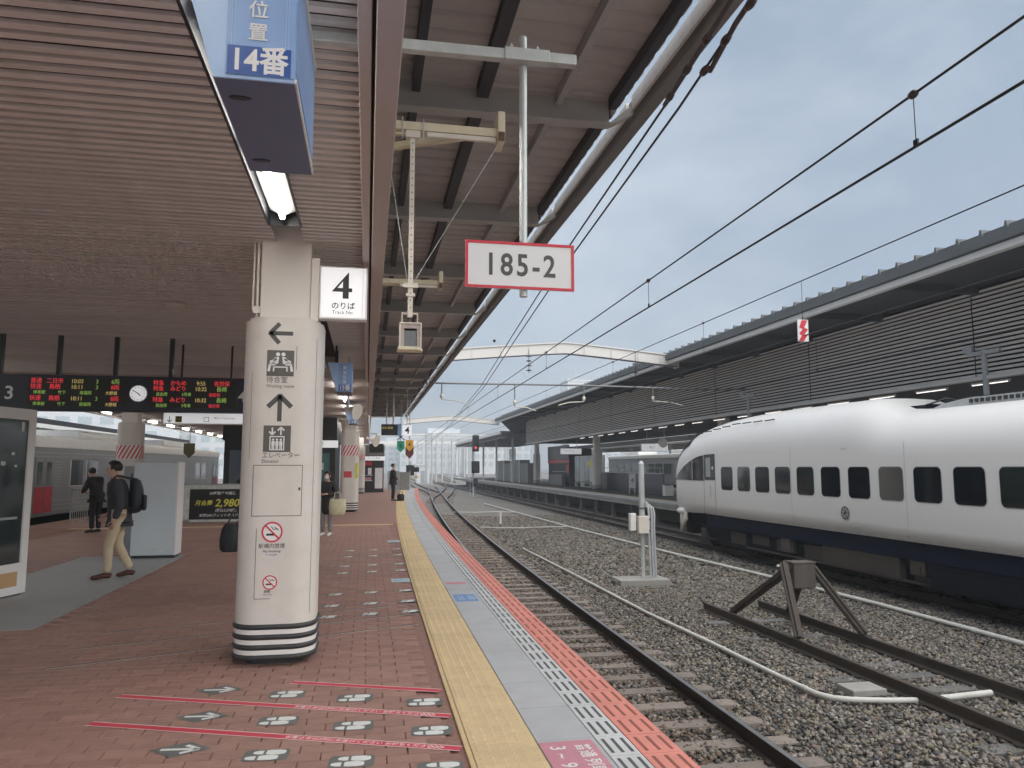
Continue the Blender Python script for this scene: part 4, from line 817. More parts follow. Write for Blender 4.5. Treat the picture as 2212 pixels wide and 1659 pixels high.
for i in range(nb):
    z = 3.86 + i * (2.2 / nb); x = RX - .02
    m = MB(); m.add([(x - .05, -4, z), (x - .01, -4, z), (x - .01, 71, z), (x - .05, 71, z), (x - .075, -4, z + .056), (x - .055, -4, z + .060), (x - .055, 71, z + .060), (x - .075, 71, z + .056)], BOXF); m.build('louvre', m_louvre, rc)
for i in range(9): B('rear_louvre', m_louvre, rc, (22.0, 22.06, -4, 71, 2.95 + .1 * i, 3.01 + .1 * i))
B('louvre_back', m_rdark, rc, (RX + .02, RX + .06, -4, 71, 3.86, 6.1)); B('louvre_foot', m_louvre, rc, (RX - .13, RX + .06, -4, 71.05, 3.76, 3.855), bevel=.01)
for y in (9, 16.2, 23.4, 30.6, 37.8, 45, 52.2, 59.4): B('louvre_joint', m_rdark, rc, (RX - .098, RX - .09, y - .012, y + .012, 3.86, 6.05))
B('ceiling', m_rdeck, rc, (RX + .06, 22, -4, 71, 3.86, 3.92)); B('soffit', m_rdeck, rc, (12.5, RX + .02, -4, 72, 6.10, 6.14))
for i in range(21): B('rafter', m_rdeck, rc, (12.5, RX - .1, -2 + 3.6 * i - .08, -2 + 3.6 * i + .08, 5.92, 6.098))
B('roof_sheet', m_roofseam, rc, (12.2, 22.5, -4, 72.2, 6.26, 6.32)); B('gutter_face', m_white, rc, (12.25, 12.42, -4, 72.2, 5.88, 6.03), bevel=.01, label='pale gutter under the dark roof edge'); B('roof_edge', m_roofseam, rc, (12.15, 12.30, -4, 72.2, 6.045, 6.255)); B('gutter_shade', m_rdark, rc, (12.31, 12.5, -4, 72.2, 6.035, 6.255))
for i in range(110): 
    y = 1 + .62 * i; m = MB(); m.add([(12.16, y - .05, 6.255), (12.16, y + .05, 6.255), (12.16, y + .018, 6.40), (12.16, y - .018, 6.40), (12.9, y - .05, 6.255), (12.9, y + .05, 6.255), (12.9, y + .018, 6.40), (12.9, y - .018, 6.40)], [(0, 3, 2, 1), (4, 5, 6, 7), (0, 1, 5, 4), (1, 2, 6, 5), (2, 3, 7, 6), (3, 0, 4, 7)]); m.build('roof_seam', m_roofseam, rc)
m = MB(); m.add([(12.6, 72.3, 3.9), (22, 72.3, 3.9), (22, 72.3, 6.2), (12.6, 72.3, 6.2), (12.6, 72.4, 3.9), (22, 72.4, 3.9), (22, 72.4, 6.2), (12.6, 72.4, 6.2)], BOXF); m.v[0] = (15.0, 72.3, 3.9); m.v[4] = (15.0, 72.4, 3.9); m.build('end_panel', m_rdeck, rc)
rc2 = thing('platform_canopy', 'lower canopy section at the end of the far platform', 'canopy', (17, 90, 3.5)); B('roof', m_roofseam, rc2, (12.9, 22, 73, 112, 5.0, 5.15)); B('gutter', m_white, rc2, (12.8, 12.95, 73, 112.1, 4.85, 5.1)); B('soffit', m_rdeck, rc2, (13.0, 22, 73, 112, 4.6, 4.98)); B('lower_gutter', m_gutter, rc2, (13.3, 13.4, 73, 110, 4.5, 4.62))
for y in (76, 86, 96, 106): B('post', m_greypole, rc2, (14.6, 14.8, y, y + .2, 0, 4.6))
for i, (y, z) in enumerate(((14.3, 3.73), (16.36, 3.73), (18.4, 3.73), (20.46, 3.73), (22.65, 3.73), (24.79, 3.73), (26.81, 3.73), (29.1, 3.73), (31.4, 3.73), (33.7, 3.73), (35.8, 3.73), (38, 3.73), (40.2, 3.73), (42.4, 3.73), (44.6, 3.73), (46.8, 3.73), (49, 3.73), (51.2, 3.73), (53.4, 3.73))):
    lamp(15.55, y - .6, 3.73, 1.2, 'thin bright tube lamp under the louvre wall of the far canopy', 'tube lamps under the far louvre wall', m_lampdim, w=-.02, r=.012)
for i, y in enumerate((12.5, 32.5, 52.4, 72)):
    c = column(16.3, y, ('cream column of the far platform behind the white train', 'cream column of the far platform next to the train nose', 'cream column with black lettering on the far platform', 'last cream column of the far platform')[i], 'far platform columns', top=3.86)
    for k, ch in enumerate('特急のりば'[:4]): text(ch, .2, m_ink, c, fr((-.33, -.05, 2.4 - .24 * k), (0, -1, 0), (0, 0, 1)), local=True)
def pole_on_far(x, y, z1, label):
    t = thing('equipment_post', label, 'post', (x, y, 0), 'equipment posts on the far platform'); MB().tube([(x, y, 0), (x, y, z1)], .07, 10).build('post', m_greypole, t); B('cross_arm', m_greypole, t, (x - .05, x + .05, y - .5, y + .5, z1 - .12, z1 - .02)); B('box', m_greypole, t, (x - .08, x + .08, y + .3, y + .6, z1 - .02, z1 + .14)); B('base', m_concrete, t, (x - .15, x + .15, y - .15, y + .15, -.002, .1))
pole_on_far(15.0, 15.9, 4.5, 'grey post with cross arm above the white train roof'); pole_on_far(15.0, 27.7, 4.5, 'grey post with cross arm behind the train nose')
# furniture on the far platform (x, y)
t = thing('kiosk', 'dark kiosk with red band on the far platform', 'kiosk', (17.6, 68, 0)); B('wall', m_kiosk, t, (17.0, 19, 62.5, 70, 0, 3.2)); B('red_band', m_doorred, t, (16.93, 16.99, 62.4, 70.05, 1.95, 2.25)); B('sign_band', m_navy, t, (16.93, 16.99, 62.4, 70.05, 2.3, 3.5)); B('counter', m_cabinet, t, (16.6, 16.92, 63.5, 68, 0, .95)); B('shelf', m_adpale, t, (16.85, 16.92, 63.5, 68, 1.2, 1.24)); B('poster', m_doorred, t, (16.94, 16.99, 62.5, 63.4, 1.1, 1.8)); B('lamp_panel', m_ledred, t, (16.9, 16.925, 62.6, 63.4, 2.75, 2.85))
t = thing('glass_shelter', 'pale glass shelter with patterned panes on the far platform', 'shelter', (17.4, 57, 0)); B('frame', m_white, t, (17.2, 17.28, 53.5, 53.6, 0, 2.5), (17.2, 17.28, 61.4, 61.5, 0, 2.5), (17.2, 17.28, 53.6, 61.4, 2.4, 2.5), (17.2, 17.28, 53.6, 61.4, 0, .1)); 
for i in range(6): B('pane', g_dark if i % 2 else m_adpale, t, (17.22, 17.26, 53.65 + 1.3 * i, 54.85 + 1.3 * i, .12, 2.38))
B('poster', m_adyellow, t, (17.18, 17.199, 56.5, 57.5, 1.6, 2.1)); B('bench', m_cabinet, t, (16.5, 16.95, 54, 59, .40, .46)); B('bench_leg', m_cabinet, t, (16.6, 16.85, 54.3, 54.4, 0, .4), (16.6, 16.85, 58.6, 58.7, 0, .4))
def hsign(x, y0, y1, z0, z1, label, words, mat=m_signlit, ceil=3.86):
    t = thing('hanging_sign', label, 'sign', (x, (y0 + y1) / 2, z0), 'hanging signs of the far platform'); yc = (y0 + y1) / 2; B('casing', m_white, t, (x - .9, x + .9, yc - .08, yc + .08, z0, z1), bevel=.01); B('face', mat, t, (x - .88, x + .88, yc - .09, yc - .081, z0 + .03, z1 - .03)); text(words, .2, m_ink, t, front(x - .2, yc - .091, (z0 + z1) / 2)); MB().tube([(x - .5, yc, z1), (x - .5, yc, ceil)], .02, 6).build('hanger', m_greypole, t); MB().tube([(x + .5, yc, z1), (x + .5, yc, ceil)], .02, 6).build('hanger', m_greypole, t)
hsign(16.6, 60, 61, 2.65, 3.15, 'white lit direction sign hanging over the far platform by the lettered column', '↑ のりかえ'); hsign(18.0, 45, 46, 2.6, 3.1, 'white lit sign hanging behind the lettered far column', '出口')
t = thing('low_wall', 'dark blue low wall enclosing stairs on the far platform', 'wall', (17.5, 48, 0)); B('panel', m_navy, t, (16.9, 17.0, 41.5, 55, 0, 1.2)); B('top_rail', m_galv, t, (16.88, 17.02, 41.5, 55, 1.201, 1.25)); MB().tube([(16.95, 41.6, 1.55), (16.95, 55, 1.55)], .025, 6).build('hand_rail', m_galv, t); 
for i in range(6): MB().tube([(16.95, 42 + 2.5 * i, 1.25), (16.95, 42 + 2.5 * i, 1.55)], .02, 6).build('rail_post', m_galv, t)
t = thing('notice_stand', 'white notice stand with number on the far platform', 'sign', (15.6, 43.2, 0)); B('plate', m_signwhite, t, (15.45, 15.85, 43.2, 43.24, .35, 1.2)); B('leg', m_galv, t, (15.47, 15.51, 43.242, 43.28, 0, 1.1), (15.79, 15.83, 43.242, 43.28, 0, 1.1)); text('4', .4, m_ink, t, front(15.65, 43.199, .8))
t = thing('litter_bin', 'low white litter bin on the far platform', 'bin', (16.2, 39.3, 0)); B('body', m_white, t, (16.0, 16.5, 39, 39.4, .03, .62), bevel=.02); B('lid', m_cabinet, t, (15.98, 16.52, 38.98, 39.42, .62, .68)); B('foot', m_black, t, (16.05, 16.45, 39.05, 39.35, 0, .03))
t = thing('vending_machine', 'grey-white vending machine by the train nose on the far platform', 'vending machine', (17.4, 37, 0)); B('body', m_white, t, (17.0, 17.8, 36, 37.3, 0, 1.95), bevel=.02); B('display', m_adpale, t, (16.98, 16.999, 36.1, 37.2, 1.0, 1.8)); B('slot', m_black, t, (16.98, 16.999, 36.3, 37.0, .3, .5))
for i, y in enumerate((74, 78.5, 83, 87.5)):
    t = thing('equipment_cabinet', ('plain grey cabinet next to the dark kiosk', 'second grey cabinet beyond the kiosk', 'grey cabinet under the framed poster', 'last grey cabinet at the far platform end')[i], 'cabinet', (16, y, 0), 'grey cabinets at the far platform end'); B('body', m_cabinet, t, (15.4, 16.6, y - 1.9, y + 1.9, .05, 2.0 + .35 * (i % 2)), bevel=.03); B('plinth', m_concdark, t, (15.45, 16.55, y - 1.85, y + 1.85, 0, .05)); B('door_gap', m_black, t, (15.39, 15.399, y - .02, y + .02, .15, 1.9)); B('white_post', m_white, t, (15.3, 15.39, y + 1.9, y + 2.05, 0, 2.3))
t = thing('poster_frame', 'white framed picture poster above the grey cabinets', 'poster', (15.6, 80.5, 2.2)); B('frame', m_white, t, (15.5, 15.6, 79, 82.4, 2.4, 3.6)); B('picture', m_adpale, t, (15.49, 15.4995, 79.2, 82.2, 2.5, 3.5)); B('post', m_greypole, t, (15.52, 15.58, 79.1, 79.2, 0, 2.4), (15.52, 15.58, 82.2, 82.3, 0, 2.4))
def horn(x, y, z, label, a, ztop, k=1.0):
    t = thing('horn_speaker', label, 'speaker', (x, y, z)); d = Vector((math.sin(a), -math.cos(a), -.25)).normalized(); p = Vector((x, y, z)); MB().tube([p, p + d * .12 * k, p + d * .38 * k], .1, 12, radii=[.05 * k, .08 * k, .26 * k]).build('horn', m_creamwhite, t); MB().tube([p - d * .12 * k, p], .07 * k, 10).build('driver', m_creamwhite, t); MB().tube([p, (x, y, ztop)], .02, 6).build('stem', m_galv, t)
horn(15.4, 37.5, 2.95, 'pale horn loudspeaker hanging over the far platform', -.6, 3.86)
horn(-.35, 13.6, 2.62, 'cream horn loudspeaker hanging below the blue 15 sign', .9, 3.555, .55); horn(.05, 26.0, 2.55, 'pale horn loudspeaker beside the striped column', 1.0, 3.36, .8)
# ------------------------------------------------------------------ arched white beams
def arch(y, xl, xr, zb, rise, th, label):
    t = thing('arch_beam', label, 'beam', ((xl + xr) / 2, y, zb), 'white arched beams across the tracks'); n = 16; lo = []; hi = []
    for i in range(n + 1):
        u = i / n; x = xl + (xr - xl) * u; q = max(0, 1 - abs(2 * u - 1) ** 1.15) * rise; lo.append((x, zb + q)); hi.append((x, zb + q + th))
    m = MB(); rings = [[(lo[i][0], y - .2, lo[i][1]), (lo[i][0], y + .2, lo[i][1]), (hi[i][0], y + .2, hi[i][1]), (hi[i][0], y - .2, hi[i][1])] for i in range(n + 1)]; m.loft(rings, 0, False, True); m.build('beam', m_arch, t)
    m = MB(); m.loft([[(hi[i][0], y - .26, hi[i][1] + .002), (hi[i][0], y + .26, hi[i][1] + .002), (hi[i][0], y + .26, hi[i][1] + .045), (hi[i][0], y - .26, hi[i][1] + .045)] for i in range(n + 1)], 0, False, True); m.build('top_flange', m_arch, t)
    for u in (.1, .22, .34, .46, .58, .7, .82, .92): x = xl + (xr - xl) * u; q = max(0, 1 - abs(2 * u - 1) ** 1.15) * rise; B('stiffener', m_arch, t, (x - .012, x + .012, y - .235, y - .2005, zb + q + .02, zb + q + th - .02))
    B('end_plate', m_arch, t, (xr, xr + .05, y - .25, y + .25, zb - .06, zb + th + .06)); B('end_plate', m_arch, t, (xl - .05, xl, y - .25, y + .25, zb - .06, zb + th + .06))
    m = MB(); m.tube([(x_, y - .2, z_ - .03) for x_, z_ in lo], .022, 6); m.build('cable_pipe', m_purlin, t)
arch(29.5, 3.05, 12.7, 5.80, .42, .40, 'near white arched beam joining the two canopies'); arch(72.8, 3.4, 12.6, 5.72, .42, .42, 'far white arched beam above the turnout')
# ------------------------------------------------------------------ overhead wires
def catenary(x, zc, zm, y0, y1, label, group='overhead wires', x2=None, drop=(), rc_=.010, rm=.009):
    xe = x if x2 is None else x2; t = thing('overhead_wire', label, 'wire', (x, y0, zc), group)
    n = 24; pc = [(x + (xe - x) * i / n, y0 + (y1 - y0) * i / n, zc) for i in range(n + 1)]; pm = [(x + (xe - x) * i / n, y0 + (y1 - y0) * i / n, zm + .0 * i) for i in range(n + 1)]
    MB().tube(pc, rc_, 6).build('contact_wire', m_wire, t); MB().tube(pm, rm, 6).build('messenger_wire', m_wire, t)
    for y in drop:
        u = (y - y0) / (y1 - y0); xx = x + (xe - x) * u; MB().tube([(xx, y, zc), (xx, y, zm)], .0035, 5).build('dropper', m_wire, t); MB().ball((xx, y, zm), (.028, .045, .028), 8, 5).build('clamp', m_insul, t); MB().bar((xx, y - .02, zc + .02), (xx, y + .02, zc + .02), .012, .05).build('clip', m_wire, t)
    return t
catenary(3.3, 3.65, 4.0, -2, 110, 'contact and messenger wire pair over the curved platform track', x2=5.6, drop=(4.05, 9.0, 15.2, 22, 30, 40))
catenary(6.9, 3.72, 4.63, -2, 62, 'wire pair over the siding carrying the red and white sign', x2=7.0, drop=(14.6, 20.6, 29))
catenary(11.77, 4.15, 5.0, -2, 120, 'wire pair over the far track beside the louvres', drop=(18, 28, 40, 55))
a1 = thing('anchor_wire', 'dark anchored wire pair with insulators at the canopy edge', 'wire', (1.72, 4, 3.68))
for k, dx in enumerate((-.07, .02)):
    P = [(1.66 + dx, 3.1, 3.70), (1.72 + dx, 3.9, 3.68), (1.90 + dx, 6.8, 3.66), (2.32 + dx, 12, 3.66), (2.9 + dx, 19, 3.66), (4.2 + dx, 40, 3.68), (5.6, 75, 3.7)]
    MB().tube(P, .008, 6).build('wire', m_wire, a1); MB().tube([(1.57 + dx, 2.0, 3.72), P[0], (P[1][0], P[1][1] - .4 * k, 3.685)], .014, 8).build('rod', m_insul, a1)
    for j in range(3): MB().ball((1.71 + dx - .02 * j - .02 * k, 3.8 - .28 * j - .3 * k, 3.684 + .006 * j), (.022, .05, .022), 8, 5).build('insulator', m_insul, a1)
    MB().ball((1.99 + dx, 8.0 + 4 * k, 3.66), (.025, .045, .025), 8, 5).build('clamp', m_insul, a1)
t = thing('lightning_sign', 'small white sign with red lightning zigzag hanging on the siding wire', 'sign', (6.9, 10.9, 3.6)); B('plate', m_signwhite, t, (6.80, 6.99, 10.88, 10.9, 3.62, 3.98), bevel=.004); flat([[(-.02, .17), (.08, .17), (.02, .05), (.09, .02), (.02, -.06), (.075, -.08), (.0, -.175), (-.085, -.175), (-.03, -.085), (-.075, -.05), (-.01, .02), (-.07, .05)]], m_red, t, front(6.895, 10.8795, 3.80), 'zigzag_mark'); MB().tube([(6.9, 10.89, 3.98), (6.9, 10.89, 4.03)], .012, 6).build('hook', m_wire, t); MB().tube([(6.9, 10.89, 4.03), (6.905, 10.89, 4.63)], .004, 5).build('suspension', m_wire, t)
t = thing('catenary_boom', 'thin steel boom carrying registration arms across the tracks', 'boom', (7.8, 28.6, 4.8)); MB().tube([(2.5, 28.6, 4.80), (8.2, 28.6, 4.83), (13.6, 28.6, 4.76), (15.0, 27.9, 4.74)], .036, 8).build('pipe', m_boom, t)
for k in range(4): MB().tube([(2.02 + .13 * k, 28.6, 4.80), (2.06 + .13 * k, 28.6, 4.80)], .09, 10, radii=[.10, .05]).build('insulator_disc', m_insul, t)
for x, dz, bx in ((2.75, .62, .9), (5.6, .85, .8), (8.4, .62, -1.1), (11.3, .55, 1.2)):
    MB().tube([(x, 28.6, 4.8), (x, 28.6, 4.8 - dz)], .025, 6).build('drop_arm', m_boom, t); MB().tube([(x, 28.6, 4.8 - dz), (x + bx * .6, 28.5, 4.75 - dz), (x + bx, 28.4, 4.62 - dz)], .022, 6).build('steady_arm', m_creamwhite, t); MB().ball((x, 28.6, 4.8 - dz * .8), (.07, .07, .10), 8, 6).build('insulator', m_creamwhite, t)
for (x, y, n_) in ((6.3, 29.2, 4), (10.8, 29.2, 3)):
    t = thing('insulator_string', 'stack of disc insulators under the near arch, %s' % ('over the siding' if x < 8 else 'over the far track'), 'insulator', (x, y, 5.4)); MB().tube([(x, y, 5.35), (x, y, 6.3)], .012, 6).build('rod', m_wire, t)
    for k in range(n_): MB().tube([(x, y, 5.45 + .19 * k), (x, y, 5.49 + .19 * k)], .12, 12, radii=[.13, .06]).build('disc', m_insul, t)
# ------------------------------------------------------------------ buffer stop
t = thing('buffer_stop', 'rusty bent-rail buffer stop with timber block at the siding end', 'buffer stop', (6.92, 11.4, -1.1))
for a, b, nm in (((6.37, 10.50, -.93), (6.58, 11.22, .07), 'front_leg'), ((7.47, 10.52, -.93), (7.14, 11.30, -.02), 'front_leg'), ((6.40, 12.65, -.95), (6.72, 11.45, -.12), 'rear_strut'), ((7.44, 12.55, -.95), (7.05, 11.48, -.20), 'rear_strut')):
    d = Vector(b) - Vector(a); o = MB(); o.bar(a, b, .05, .13); o.bar(a, b, .13, .045, up=(0, 0, 1)); o.build(nm, m_railold if nm == 'front_leg' else m_railside, t, bevel=.004)
B('timber_block', m_timber, t, (6.74, 7.12, 11.18, 11.46, -.33, .06), bevel=.015); MB().bar((6.50, 11.24, .02), (6.72, 11.26, .0), .05, .06).build('cross_tie', m_railold, t); MB().bar((7.09, 11.3, -.08), (7.2, 11.3, -.08), .06, .08).build('cross_tie', m_railold, t); MB().tube([(6.47, 11.22, .03), (6.62, 11.22, .03)], .018, 8).build('bolt', m_creamwhite, t); B('block_top', m_timber, t, (6.73, 7.13, 11.17, 11.47, .0605, .08))
t = thing('concrete_slab', 'grey concrete trough lid lying beside the siding rail', 'slab', (5.95, 8.35, -1.1)); B('lid', m_concrete, t, (5.7, 6.15, 8.28, 8.62, -1.11, -1.03), bevel=.012); B('bed', m_concdark, t, (5.72, 6.13, 8.3, 8.6, -1.16, -1.112))
# ------------------------------------------------------------------ signal post in the ballast
t = thing('signal_post', 'grey post with junction boxes on a concrete base in the ballast', 'post', (6.45, 17.1, -1.1)); x, y = 6.42, 17.1
B('base', m_concrete, t, (5.75, 6.95, 16.75, 17.45, -1.14, -.98), bevel=.02); B('base_lip', m_concdark, t, (5.68, 5.745, 16.9, 17.2, -1.16, -1.02)); MB().tube([(x, y, -.98), (x, y, .3), (x, y, .4), (x, y, 1.68)], .075, 14, radii=[.05, .05, .07, .07]).build('post', m_greypole, t); MB().tube([(x, y, 1.68), (x, y, 1.75)], .075, 14, radii=[.075, .02]).build('post_cap', m_greypole, t)
B('junction_box', m_creamwhite, t, (6.25, 6.50, 16.85, 17.0, .06, .46), bevel=.012); B('junction_box', m_white, t, (6.08, 6.22, 16.95, 17.1, .12, .52), bevel=.01); B('box_hinge', m_ink, t, (6.515, 6.53, 16.85, 16.9, .1, .14), (6.515, 6.53, 16.85, 16.9, .36, .40))
for k, dx in enumerate((.12, .19, .25)): MB().tube([(x + .06, y - .05, .78 - .05 * k), (x + dx, y - .06, .74 - .05 * k), (x + dx + .03, y - .06, .5), (x + dx + .02, y - .06, .1), (x + dx + .05, y - .06, -.98)], .028, 8).build('cable_pipe', m_greypole, t)
B('pipe_strap', m_ink, t, (x - .085, x + .085, y - .09, y + .085, .62, .65))
# ------------------------------------------------------------------ colour-light signals
def signal(x, y, z0, label, heads, post_h):
    t = thing('railway_signal', label, 'signal', (x, y, z0)); MB().tube([(x, y, z0), (x, y, z0 + post_h)], .08, 8).build('post', m_greypole, t); B('base', m_concrete, t, (x - .25, x + .25, y - .25, y + .25, z0 - .05, z0 + .12))
    for z, w, h, red in heads:
        B('head', m_blackpaint, t, (x - w / 2 + .15, x + w / 2 + .15, y - .3, y - .05, z, z + h), bevel=.06); MB().prism(disc(0, 0, .11, 14), 0, .03, 0, front(x + .15, y - .3, z + .35)).build('lens', m_ledred if red else m_purlin, t)
    B('ladder', m_greypole, t, (x - .3, x - .27, y + .1, y + .13, z0, z0 + post_h), (x - .02, x + .01, y + .1, y + .13, z0, z0 + post_h)); return t
signal(9.5, 68, -1.16, 'black two-head signal with red light beside the far platform end', ((3.0, .6, 1.5, True), (1.05, .75, 1.1, False), (-.1, .4, .7, False)), 5.6)
t = thing('shunt_signal', 'black shunting signal at the end of the brick platform', 'signal', (3.1, 54, 0)); B('head', m_blackpaint, t, (2.72, 3.3, 54, 54.2, 1.0, 1.75), bevel=.05); B('head', m_blackpaint, t, (3.25, 3.65, 54.05, 54.25, 1.25, 1.6), bevel=.05); MB().tube([(3.0, 54.15, 0), (3.0, 54.15, 2.0)], .05, 8).build('post', m_greypole, t); MB().prism(disc(0, 0, .1, 12), 0, .02, 0, front(3.45, 54.05, .9)).build('amber_lens', m_amber, t); MB().tube([(3.3, 54.15, .9), (3.6, 54.15, .9)], .03, 6).build('lens_arm', m_blackpaint, t)
t = thing('grey_fence', 'grey mesh fence panel at the end of the brick platform', 'fence', (2.2, 50, 0)); B('panel', m_cabinet, t, (2.1, 2.75, 50, 50.05, .1, 1.28)); B('panel', m_panelgrey, t, (1.35, 2.07, 50.1, 50.15, .1, 1.35)); B('post', m_greypole, t, (2.07, 2.1, 50, 50.06, 0, 1.35), (2.76, 2.8, 50, 50.06, 0, 1.35), (1.32, 1.35, 50.1, 50.16, 0, 1.35))
# hanging stop markers, far monitor, far "4"
def pent(x, y, z, w, h, mat, label, mark=None, ztop=5.45, group='hanging stop markers', mat2=None):
    t = thing('stop_marker', label, 'sign', (x, y, z), group); flat([[(-w / 2, h / 2), (w / 2, h / 2), (w / 2, -h * .15), (0, -h / 2), (-w / 2, -h * .15)]], mat, t, front(x, y, z), 'plate', .02)
    if mark: text(mark, h * .5, m_inkblack, t, front(x, y - .0205, z + h * .08), bold=.004)
    MB().tube([(x, y + .02, z + h / 2 - .05), (x, y + .02, ztop)], .018, 6).build('hanger', m_galv, t)
pent(1.80, 42, 2.72, .42, .62, m_green, 'green pentagonal stop marker hanging at the platform end', '6'); pent(2.28, 42, 2.78, .42, .62, m_amber, 'amber pentagonal stop marker hanging at the platform end', '4'); pent(2.34, 43, 2.42, .46, .7, m_maroon, 'maroon pentagonal stop marker behind the amber one')
t = thing('cross_marker', 'black X marker hanging above the green stop marker', 'sign', (1.80, 42, 3.2)); flat([line2((-.2, -.16), (.2, .16), .05), line2((-.2, .16), (.2, -.16), .05)], m_inkblack, t, front(1.80, 41.9, 3.25), 'cross', .02); MB().tube([(1.8, 41.92, 3.2), (1.8, 41.92, 5.6)], .012, 6).build('hanger', m_galv, t)
t = thing('number_sign', 'small white sign with black 4 hanging at the canopy end', 'sign', (2.03, 40, 3.3)); B('casing', m_signlit, t, (1.80, 2.28, 40, 40.08, 3.25, 3.80)); text('4', .5, m_inkblack, t, front(2.04, 39.998, 3.52), bold=.01); MB().tube([(2.04, 40.04, 3.8), (2.04, 40.04, 5.6)], .025, 6).build('hanger', m_creamwhite, t)
t = thing('info_monitor', 'black information monitor hanging near the canopy end', 'monitor', (1.1, 39.5, 3.3)); B('casing', m_blackpaint, t, (.68, 1.52, 39.5, 39.75, 3.25, 3.82), bevel=.02); B('screen', m_ledscreen, t, (.72, 1.48, 39.49, 39.499, 3.3, 3.76)); B('blue_side', m_blue, t, (1.53, 1.72, 39.5, 39.75, 3.23, 3.84)); text('10:02 普通', .13, m_ledyellow, t, front(.98, 39.488, 3.62)); MB().tube([(.95, 39.6, 3.82), (.95, 39.6, 5.5)], .03, 6).build('hanger', m_creamwhite, t); MB().tube([(1.3, 39.6, 3.82), (1.3, 39.6, 5.5)], .045, 6).build('hanger', m_creamwhite, t); MB().bar((.11, 39.6, 4.2), (1.3, 39.6, 4.2), .06).build('cross_bar', m_creamwhite, t)
t = thing('kiosk', 'small dark kiosk with red shelves and white timetable on the brick platform', 'kiosk', (.4, 49, 0)); B('back_wall', m_kiosk, t, (-.25, 1.05, 49.0, 50, 0, 2.5)); B('sign_band', m_signlit, t, (-.3, 1.1, 48.85, 48.99, 2.02, 2.28)); B('dark_header', m_cabinet, t, (-.2, 1.08, 48.8, 48.99, 2.32, 3.0)); B('red_sign', m_doorred, t, (-.2, .3, 48.9, 48.995, 1.7, 1.95)); B('shelf', m_adpale, t, (-.2, .35, 48.8, 48.995, 1.05, 1.09), (-.2, .35, 48.8, 48.995, .72, .76)); B('timetable', m_signwhite, t, (.5, .98, 48.93, 48.995, .25, 1.55)); B('white_panel', m_signwhite, t, (.05, .28, 48.9, 48.995, 1.12, 1.55)); B('pink_goods', m_stickerpink, t, (-.18, .28, 48.85, 48.99, .765, .95)); text('きっぷ 売場', .15, m_ink, t, front(.4, 48.848, 2.15))
t = thing('wall_monitor', 'dark grey monitor above the far kiosk', 'monitor', (.55, 46, 2.5)); B('casing', m_purlin, t, (.1, .95, 46, 46.15, 2.45, 3.0), bevel=.02); B('screen', m_ledscreen, t, (.14, .91, 45.99, 45.999, 2.5, 2.95)); MB().tube([(.5, 46.08, 3.0), (.5, 46.08, 3.6)], .03, 6).build('hanger', m_galv, t); MB().bar((.11, 46.08, 3.6), (.55, 46.08, 3.6), .05).build('bar', m_galv, t)

t = thing('commuter_train', 'pale commuter train standing beyond the far platform', 'train', (27, 50, -.95)); B('side_wall', m_stainless, t, (25.6, 28.4, 28, 78, .1, 2.35), bevel=.03); B('roof', m_white, t, (25.5, 28.5, 28, 78, 2.352, 2.75), bevel=.08); B('underframe', m_trainunder, t, (25.9, 28.1, 28, 78, -.9, .098))
for i in range(24):
    if i % 4 == 3: B('door', m_panelgrey, t, (25.56, 25.599, 29 + 2 * i, 30.3 + 2 * i, .2, 2.1))
    else: B('window', g_panel, t, (25.56, 25.599, 29 + 2 * i, 30.5 + 2 * i, 1.05, 1.9))
for y in (34, 46, 58, 70): B('roof_unit', m_white, t, (26, 28, y, y + 4, 2.752, 3.1), bevel=.1)
t = thing('platform_canopy', 'dark canopy of another platform beyond the pale commuter train', 'canopy', (34, 50, 3.5)); B('roof', m_rdark, t, (29.5, 40, 10, 110, 3.9, 4.6)); B('gutter', m_white, t, (29.2, 29.48, 10, 110, 3.9, 4.1)); B('floor_deck', m_concrete, t, (29.3, 40, 10, 110, -1.16, -.02))
for y in range(14, 110, 12): B('post', m_greypole, t, (31, 31.3, y, y + .3, -.018, 3.898))
# ------------------------------------------------------------------ white express train
tr = thing('express_train', 'white streamlined express train standing at the far platform', 'train', (11.77, 12, -.95)); XC, HW = 11.77, 1.44
def sect(y, hw, zb, zt, fl=1.0, n=26, tuck=.10):
    pts = []; zs = zb + (zt - zb) * .62                       # lower side, window band, then rounded roof
    side = [(hw - tuck, zb), (hw - tuck * .35, zb + (zt - zb) * .10), (hw, zb + (zt - zb) * .24), (hw, zb + (zt - zb) * .42), (hw, zs)]
    arc = [];
    for i in range(1, 10):
        a = math.pi / 2 * i / 9; arc.append((hw * (1 - (1 - math.cos(a)) ** 1.0) if False else hw * math.cos(a) ** .6, zs + (zt - zs) * math.sin(a) ** 1.0))
    arc[-1] = (.0001, zt); r = side + arc; pts = [(XC - a, y, b) for a, b in r] + [(XC + a, y, b) for a, b in reversed(r)]
    return pts
ST = [(-6, HW, .16, 2.80), (13.4, HW, .16, 2.80), (13.8, HW, .16, 2.83), (14.5, HW, .16, 3.10), (14.9, HW, .16, 3.14), (18.8, HW, .16, 3.16), (20.3, HW, .16, 3.12), (21.4, HW, .16, 3.06), (22.4, 1.43, .15, 2.96), (23.0, 1.415, .13, 2.87), (23.6, 1.38, .11, 2.75), (24.2, 1.30, .09, 2.56), (24.6, 1.22, .07, 2.38), (24.95, 1.11, .04, 2.17), (25.3, .96, .02, 1.90), (25.6, .77, .0, 1.60), (25.8, .57, .03, 1.34), (25.93, .33, .12, 1.08)]
MB().loft([sect(y, hw, zb, zt, tuck=.06 if y < 22 else .16) for y, hw, zb, zt in ST], 0, True, True).build('body', m_train, tr, weld=True)
xs = XC - HW
